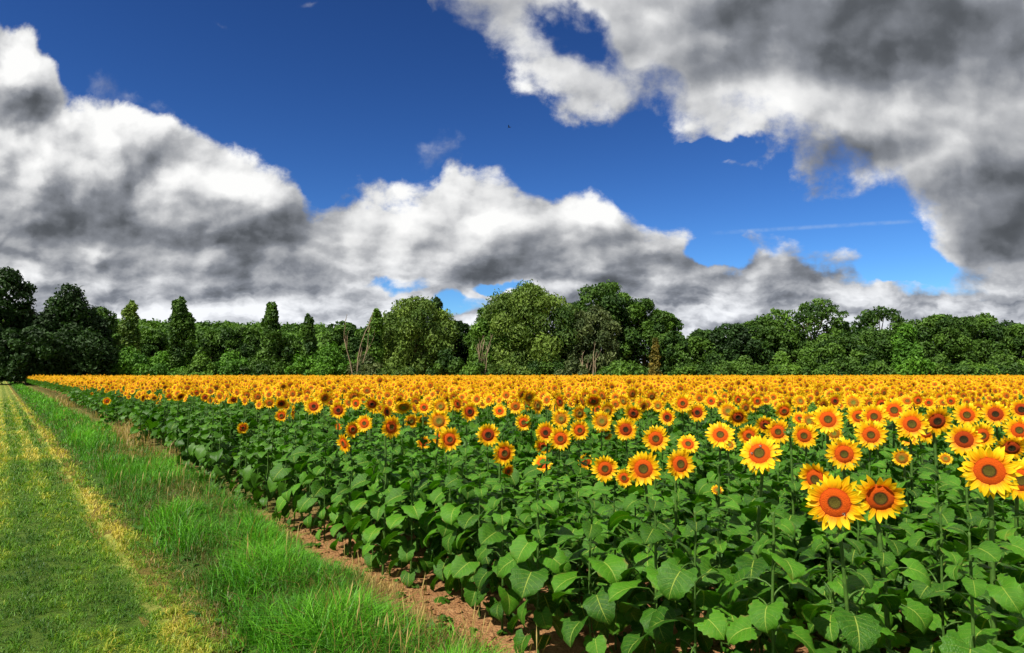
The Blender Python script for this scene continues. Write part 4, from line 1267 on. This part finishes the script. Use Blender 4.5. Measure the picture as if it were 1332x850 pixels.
def tree(name, label, cat, group, px, wpx, top, Y, kind, mat, seed, skew=0.0, card=0.36, cov=1.35, base_py=None):
    q = random.Random(seed); r_ = np.random.default_rng(seed)
    a, b = ray(px, top)
    h = CAM_H + b * Y
    w = wpx * Y / FPX * (0.86 if name == "poplar_tree" else 1.0)
    e = empty(name, (a * Y, Y, -0.14)); tag(e, label, cat, group)
    L = crown_lumps(kind, w, h, q)
    g = Geo()
    for C, rad in L:
        C = np.array(C); C[0] += skew * (C[2] / h) * w
        rad = np.array(rad) * 0.88
        ar = 4 * math.pi * (rad[0] * rad[1] * rad[2]) ** (2 / 3)
        n = int(ar * cov / (1.1 * card * card)) + 20
        if kind == "airy": n = int(n * 0.55)
        cards(g, C, rad, n, card, r_, 0.3, 0.45 if kind == "willow" else 0.0, q.uniform(0.05, 0.95), 0.13)
    add_obj("crown", g.mesh("crown", [mat], smooth=False), e)
    g = Geo()
    tr = max(0.10, w * 0.030) if kind != "bush" else 0.06
    th = h * (0.80 if kind in ("poplar", "cone") else 0.58 if kind != "bush" else 0.4)
    tube(g, [(0, 0, 0), (q.uniform(-.1, .1), 0, th * 0.3), (skew * w * 0.3, q.uniform(-.1, .1), th * 0.65), (skew * w * 0.6, 0, th)], [tr * 1.25, tr, tr * 0.75, tr * 0.3], 7, 0)
    for C, rad in q.sample(L, min(len(L), 9 if kind != "airy" else 20)):
        z0 = min(th * 0.9, max(th * 0.25, C[2] * q.uniform(0.35, 0.7)))
        C = np.array(C); C[0] += skew * (C[2] / h) * w
        p0 = np.array([skew * w * 0.5 * z0 / th, 0, z0]); m_ = (p0 + C) / 2 + np.array([0, 0, rad[2] * 0.3])
        tube(g, [p0, m_, C], [tr * 0.45, tr * 0.3, tr * 0.12], 5, 0)
    add_obj("trunk", g.mesh("trunk", [M_BARK]), e)
    return e

def bare_tree(label, px, wpx, top, Y, seed, mat, group=None, n=11, name="bare_tree", multi=3):
    q = random.Random(seed); a, b = ray(px, top); h = CAM_H + b * Y; w = wpx * Y / FPX
    e = empty(name, (a * Y, Y, -0.14)); tag(e, label, "dead tree", group)
    def limb(p, d, L, r, lev, g):
        pts = [np.array(p)]; d = np.array(d, float)
        for i in range(4):
            d = d + np.array([q.gauss(0, .09), q.gauss(0, .09), 0.12]); d /= np.linalg.norm(d)
            pts.append(pts[-1] + d * L / 4)
        tube(g, pts, np.linspace(r, r * 0.4, 5), 5, 0)
        if lev > 0:
            for k in range(3):
                i = q.randint(1, 4); s = q.uniform(0.30, 0.5)
                dd = d + np.array([q.uniform(-.7, .7), q.uniform(-.5, .5), q.uniform(-.1, .5)]); dd /= np.linalg.norm(dd)
                g2 = Geo() if lev == 2 else g
                limb(pts[i], dd, L * s, r * 0.5, lev - 1, g2)
                if lev == 2: add_obj("branch", g2.mesh("branch", [mat]), e)
    for k in range(multi):
        x0 = (k - (multi - 1) / 2) * w * 0.12
        g = Geo()
        limb((x0, 0, 0), (x0 / w * 0.9 + q.uniform(-.05, .05), 0, 1), h * (0.88 if k == multi // 2 else q.uniform(0.6, 0.8)), max(0.11, h * 0.014), 2, g)
        add_obj("trunk", g.mesh("trunk", [mat]), e)
    return e

PG = "poplars rising above the wooded hill"
TREES = [
 # name, label, group, px, width, top, distance, kind, material, skew
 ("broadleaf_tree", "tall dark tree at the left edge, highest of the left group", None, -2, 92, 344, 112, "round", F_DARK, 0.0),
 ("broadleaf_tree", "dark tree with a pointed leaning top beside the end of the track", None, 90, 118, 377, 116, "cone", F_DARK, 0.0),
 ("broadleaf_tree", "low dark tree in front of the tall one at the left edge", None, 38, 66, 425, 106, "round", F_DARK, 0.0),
 ("broadleaf_tree", "rounded dark tree between the pointed tree and the leftmost poplar", None, 128, 56, 400, 124, "round", F_OAK, 0.0),
 ("poplar_tree", "pale sunlit poplar, the leftmost of the poplars", PG, 170, 25, 389, 122, "poplar", F_WILLOW, 0.0),
 ("poplar_tree", "tallest dark poplar, with a short companion at its right side", PG, 234, 26, 384, 122, "poplar", F_OAK, 0.0),
 ("poplar_tree", "short thin poplar leaning on the tallest poplar", PG, 247, 16, 402, 122, "poplar", F_OAK, 0.0),
 ("poplar_tree", "dense poplar standing alone in the middle of the wooded hill", PG, 353, 24, 388, 122, "poplar", F_OAK, 0.0),
 ("poplar_tree", "small poplar right of the lone dense one", PG, 402, 19, 406, 122, "poplar", F_OAK, 0.0),
 ("poplar_tree", "slim poplar left of the big rounded willow", PG, 490, 22, 399, 122, "poplar", F_MID, 0.0),
 ("poplar_tree", "narrow dark poplar poking out of the willow's right shoulder", PG, 569, 20, 380, 138, "poplar", F_DARK, 0.0),
 ("willow_tree", "rounded grey green willow left of the gap in the trees", None, 542, 92, 391, 130, "willow", F_WILLOW, 0.0),
 ("willow_tree", "broad pale willow with hanging sprays in the middle of the tree line", None, 690, 122, 377, 130, "willow", F_WILLOW, 0.0),
 ("willow_tree", "lower lobe of willow growth on the left flank of the broad willow", None, 645, 72, 410, 128, "willow", F_MID, 0.0),
 ("broadleaf_tree", "dark tree top showing behind the broad willow's left side", None, 640, 46, 391, 142, "round", F_OAK, 0.0),
 ("broadleaf_tree", "highest tree of the tree line, full dark green crown", None, 785, 96, 365, 138, "round", F_OAK, 0.0),
 ("broadleaf_tree", "olive green tree in front of the highest one", None, 770, 70, 398, 128, "willow", F_GREY, 0.0),
 ("broadleaf_tree", "medium green tree on the right shoulder of the highest one", None, 836, 72, 388, 136, "round", F_OAK, 0.0),
 ("broadleaf_tree", "rounded tree at the right end of the tall middle group", None, 864, 44, 401, 134, "round", F_MID, 0.0),
 ("broadleaf_tree", "dark low tree right of the rust coloured one", None, 872, 48, 432, 124, "round", F_OAK, 0.0),
 ("slender_tree", "slender rust coloured dying tree before the dark trees", None, 850, 17, 438, 121, "cone", F_RUST, 0.12),
 ("broadleaf_tree", "small dark tree in the gap between the two willows", None, 596, 46, 417, 136, "round", F_DARK, 0.0),
 ("broadleaf_tree", "first low tree left of the right hand group", None, 918, 56, 428, 132, "round", F_OAK, 0.0),
 ("broadleaf_tree", "sloping dark tree at the start of the right hand group", None, 952, 64, 420, 130, "round", F_DARK, 0.0),
 ("broadleaf_tree", "full dark tree left of the tallest on the right", None, 990, 72, 413, 132, "round", F_OAK, 0.0),
 ("broadleaf_tree", "thin topped tree squeezed left of the tallest on the right", None, 1010, 40, 399, 136, "airy", F_MID, 0.0),
 ("broadleaf_tree", "tallest gappy tree of the right hand group, sky seen through it", None, 1056, 78, 390, 134, "airy", F_OAK, 0.06),
 ("broadleaf_tree", "dark tree filling the dip below the gappy tallest one", None, 1085, 74, 435, 128, "round", F_OAK, 0.0),
 ("spire_tree", "little pointed tree in the dip between two gappy trees", None, 1098, 16, 418, 134, "poplar", F_DARK, 0.0),
 ("broadleaf_tree", "second gappy tree with wide flat top", None, 1142, 74, 401, 134, "airy", F_OAK, 0.0),
 ("broadleaf_tree", "dark crown beneath the second gappy tree", None, 1140, 84, 430, 130, "round", F_OAK, 0.0),
 ("broadleaf_tree", "vivid green layered tree standing out from its dark neighbours", None, 1178, 58, 420, 122, "cone", F_BRIGHT, 0.0),
 ("broadleaf_tree", "broad domed tree right of the vivid green one", None, 1218, 78, 411, 130, "round", F_OAK, 0.0),
 ("broadleaf_tree", "wide domed tree second from the right edge", None, 1264, 84, 410, 132, "round", F_OAK, 0.0),
 ("broadleaf_tree", "lower rounded tree at the right edge", None, 1318, 76, 422, 130, "round", F_OAK, 0.0),
 ("broadleaf_tree", "farthest tree cut by the right edge", None, 1372, 70, 418, 132, "round", F_DARK, 0.0),
 ("broadleaf_tree", "dark low tree seen through the stems of the gappy tallest one", None, 1034, 60, 438, 134, "round", F_OAK, 0.0),
 ("broadleaf_tree", "brown green tree behind the bare trunks", None, 448, 56, 417, 138, "round", F_OAK, 0.0),
 ("broadleaf_tree", "rounded tree under the leftmost poplar", None, 196, 56, 428, 132, "round", F_MID, 0.0),
 ("broadleaf_tree", "dark rounded tree right of the tallest poplar", None, 276, 56, 432, 132, "round", F_OAK, 0.0),
 ("broadleaf_tree", "brownish dark tree left of the lone dense poplar", None, 318, 60, 424, 132, "round", F_OAK, 0.0),
 ("broadleaf_tree", "dark tree between the lone dense poplar and the small one", None, 376, 50, 440, 126, "round", F_OAK, 0.0),
 ("broadleaf_tree", "low green tree left of the slim poplar", None, 480, 48, 424, 132, "round", F_OAK, 0.0),
]
BUSHES = [
 ("bright green bush under the leftmost poplar", 168, 62, 450, 112, F_BRIGHT), ("bright green bush reaching the tallest poplar's foot", 212, 60, 458, 112, F_BRIGHT),
 ("dark bush right of the tallest poplar's foot", 262, 44, 458, 112, F_MID), ("light green bush between the tallest and lone poplars", 300, 52, 456, 112, F_BRIGHT),
 ("dark bush at the lone poplar's foot", 346, 56, 452, 112, F_OAK), ("yellow green bush at the small poplar's foot", 389, 30, 458, 110, F_BRIGHT),
 ("largest bright green bush, left of the bare trunks", 430, 66, 446, 112, F_BRIGHT), ("olive bush right of the bare trunks", 478, 40, 458, 112, F_GREY),
 ("grey green bush at the rounded willow's left foot", 512, 46, 464, 114, F_WILLOW), ("dark bush at the rounded willow's right foot", 580, 46, 452, 114, F_OAK),
 ("pale bush at the foot of the white trunks", 618, 40, 458, 116, F_MID), ("pale bush under the middle of the broad willow", 664, 50, 462, 116, F_WILLOW),
 ("dark bush under the right side of the broad willow", 716, 50, 456, 116, F_OAK), ("dull bush left of the grey bare shrub", 744, 36, 460, 116, F_GREY),
 ("low green bush right of the grey bare shrub", 806, 60, 468, 116, F_MID), ("dark bush right of the rust tree", 886, 46, 456, 116, F_OAK),
 ("dark bush at the left start of the right hand group", 928, 50, 458, 116, F_OAK), ("dark bush under the sloping dark tree", 968, 48, 462, 116, F_OAK),
 ("light green bush under the thin topped tree", 1016, 42, 456, 116, F_MID), ("yellow green bush under the tallest gappy tree", 1050, 46, 452, 116, F_MID),
 ("dark bush in the dip of the right hand group", 1092, 50, 458, 116, F_OAK), ("dull bush under the second gappy tree", 1132, 46, 460, 116, F_OAK),
 ("vivid green bush below the vivid layered tree", 1174, 50, 458, 114, F_BRIGHT), ("dark bush right of the vivid green bush", 1216, 48, 462, 116, F_OAK),
 ("mid green bush under the wide domed tree", 1258, 50, 468, 116, F_MID), ("dark bush near the right edge of the tree line", 1302, 50, 458, 116, F_OAK), ("last bush cut by the right edge", 1342, 46, 462, 116, F_MID),
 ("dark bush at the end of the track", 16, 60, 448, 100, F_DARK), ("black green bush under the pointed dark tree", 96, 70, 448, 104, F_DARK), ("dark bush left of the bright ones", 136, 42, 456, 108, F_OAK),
]
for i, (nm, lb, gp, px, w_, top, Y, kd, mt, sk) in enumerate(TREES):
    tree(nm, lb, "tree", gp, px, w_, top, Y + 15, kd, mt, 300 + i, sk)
for i, (lb, px, w_, top, Y, mt) in enumerate(BUSHES):
    tree("bush", lb, "bush", "bushes along the far edge of the field", px, w_ * 1.25, top, 135.8 + 1.2 * math.sin(i * 2.3), "bush", mt, 600 + i, 0, 0.32, 1.3)
bare_tree("bare pale trunks of a dead tree between small and slim poplars", 464, 22, 420, 134.2, 1, M_DEADWOOD)
bare_tree("thin white dead trunks at the left foot of the broad willow", 626, 26, 432, 134.0, 2, M_DEADWOOD, multi=3)
bare_tree("grey leafless shrub below the olive tree", 768, 34, 456, 134.0, 3, M_DEADWOOD, name="bare_shrub", multi=4)

# wooded hill far behind the poplars
def hill_z(x, y):
    px_top = np.interp(666 + FPX * x / 480.0, [-600, -200, 130, 300, 420, 520, 640, 900, 1500], [400, 404, 416, 421, 425, 431, 440, 462, 470])
    crest = (486 - px_top) / FPX * 480.0 - 7.0
    s = np.clip((y - 190) / 290.0, 0, 1); s = s * s * (3 - 2 * s)
    return crest * s
g = Geo()
hx = np.linspace(-900, 700, 60); hy = np.linspace(180, 620, 28)
V = np.array([(x, y, float(hill_z(x, y)) - 0.3) for y in hy for x in hx]); n = len(hx)
ii, jj = np.meshgrid(np.arange(len(hy) - 1), np.arange(n - 1), indexing='ij'); a = (ii * n + jj).ravel()
g.add(V, None, 0.5, np.stack([a, a + 1, a + n + 1, a + n], 1))
tag(add_obj("hill", g.mesh("hill", [M_GROUND])), kind="structure")
r_ = np.random.default_rng(9); q = random.Random(9); g = Geo()
for i in range(760):
    y = q.uniform(200, 500); x = q.uniform(-0.86, 0.10) * y
    z = float(hill_z(x, y)); R_ = q.uniform(4.0, 7.5); hh = q.uniform(6.5, 9.5)
    t0 = q.uniform(0.2, 0.8)
    cards(g, np.array([x, y, z + hh - R_ * 0.8]), np.array([R_, R_, R_ * 0.8]), 190, 1.05, r_, 0.8, 0, t0, 0.2)
tag(add_obj("distant_forest", g.mesh("distant_forest", [F_MID], smooth=False)), "green wood covering the low hill behind the poplars", "forest", kind="stuff")
# ---------------------------------------------------------------- small living things
def simple_mat(name, col, rough=0.6):
    m, t = material(name); pos = position(t)
    k = t.noise(pos, 60, 2, 0.5)
    finish(t, t.ramp(k, [(0.3, tuple(c * 0.75 for c in col)), (0.7, col)]), rough, 0.3); return m
M_BIRD = simple_mat("bird_dark", (0.02, 0.02, 0.025))
g = Geo()
tube(g, [(-0.17, 0, 0), (-0.10, 0, 0.01), (0, 0, 0.015), (0.12, 0, 0.01), (0.17, 0, 0.015), (0.205, 0, 0.01)], [0.012, 0.035, 0.05, 0.038, 0.026, 0.006], 8)
g.add([(-0.13, -0.02, 0), (-0.13, 0.02, 0), (-0.28, 0.055, 0.0), (-0.25, 0.0, 0.0), (-0.28, -0.055, 0.0)], None, 0.5, None, [(0, 1, 3), (1, 2, 3), (0, 3, 4)])
bird = add_obj("bird", g.mesh("bird", [M_BIRD]))
bird.location = at(662.5, 166, 95.0); bird.rotation_euler = (0.15, 0.1, R(160))
tag(bird, "tiny dark bird flying in the blue gap between the clouds", "bird")
for s in (-1, 1):
    gw = Geo(); V = []
    for t_ in np.linspace(0, 1, 6):
        y = s * (0.03 + 0.38 * t_); z = 0.03 + 0.16 * math.sin(t_ * 2.0); c = 0.085 * (1 - 0.75 * t_ ** 1.5); x = 0.03 - 0.07 * t_ ** 2
        V += [(x + c, y, z), (x - c, y, z - 0.01)]
    V = np.array(V); top_ = V + np.array([0, 0, 0.008])
    Q = [(2 * i, 2 * i + 2, 2 * i + 3, 2 * i + 1) for i in range(5)]
    gw.add(V, None, 0.5, Q); gw.add(top_, None, 0.5, Q)
    add_obj("wing", gw.mesh("wing", [M_BIRD]), bird)

M_BEE = simple_mat("bee_body", (0.05, 0.022, 0.008)); M_BWING = simple_mat("bee_wing", (0.25, 0.2, 0.15), 0.3)
def bee(label, head_i, lx, ly):
    C, r_, nv, *_ = hero_specs[head_i]
    M = Matrix([list(map(float, r)) for r in frame_z(C, nv, 0, r_)])
    p = M @ Vector((lx, ly, 0.11))
    g = Geo()
    tube(g, [(-0.008, 0, 0), (-0.005, 0, 0), (-0.001, 0, 0.0005), (0.0012, 0, 0.0003), (0.004, 0, 0.0005), (0.006, 0, 0.0003), (0.0085, 0, -0.0005)], [0.001, 0.0034, 0.0038, 0.0022, 0.0034, 0.0026, 0.001], 8)
    o = add_obj("bee", g.mesh("bee", [M_BEE]))
    fm = Matrix([list(map(float, r)) for r in frame_z(p, nv, 0.9, 1.0)]); o.matrix_basis = fm
    tag(o, label, "bee", "bees feeding on the sunflower discs")
    for s in (-1, 1):
        gw = Geo(); gw.add([(0.003, s * 0.001, 0.003), (-0.002, s * 0.007, 0.005), (-0.008, s * 0.006, 0.005), (-0.006, s * 0.002, 0.004)], None, 0.5, [(0, 1, 2, 3)])
        add_obj("wing", gw.mesh("wing", [M_BWING]), o)
bee("bee on the lower right of the large round sunflower's orange disc", 0, 0.28, -0.32)
bee("bee on the left side of the upturned sunflower's disc", 22, -0.30, -0.05)
bee("bee at the top of the upturned sunflower's disc", 22, 0.05, 0.33)
# ---------------------------------------------------------------- render settings
SC.render.engine = 'CYCLES'
vs = SC.view_settings
vs.view_transform = 'Standard'; vs.look = 'None'; vs.gamma = 1.0; vs.exposure = EXPOSURE; vs.use_curve_mapping = False
cy = SC.cycles
cy.max_bounces = 5; cy.diffuse_bounces = 3; cy.glossy_bounces = 2; cy.transmission_bounces = 3; cy.transparent_max_bounces = 4
cy.caustics_reflective = False; cy.caustics_refractive = False
cy.use_adaptive_sampling = True; cy.adaptive_threshold = 0.015; cy.adaptive_min_samples = 12
cy.sample_clamp_indirect = 6.0
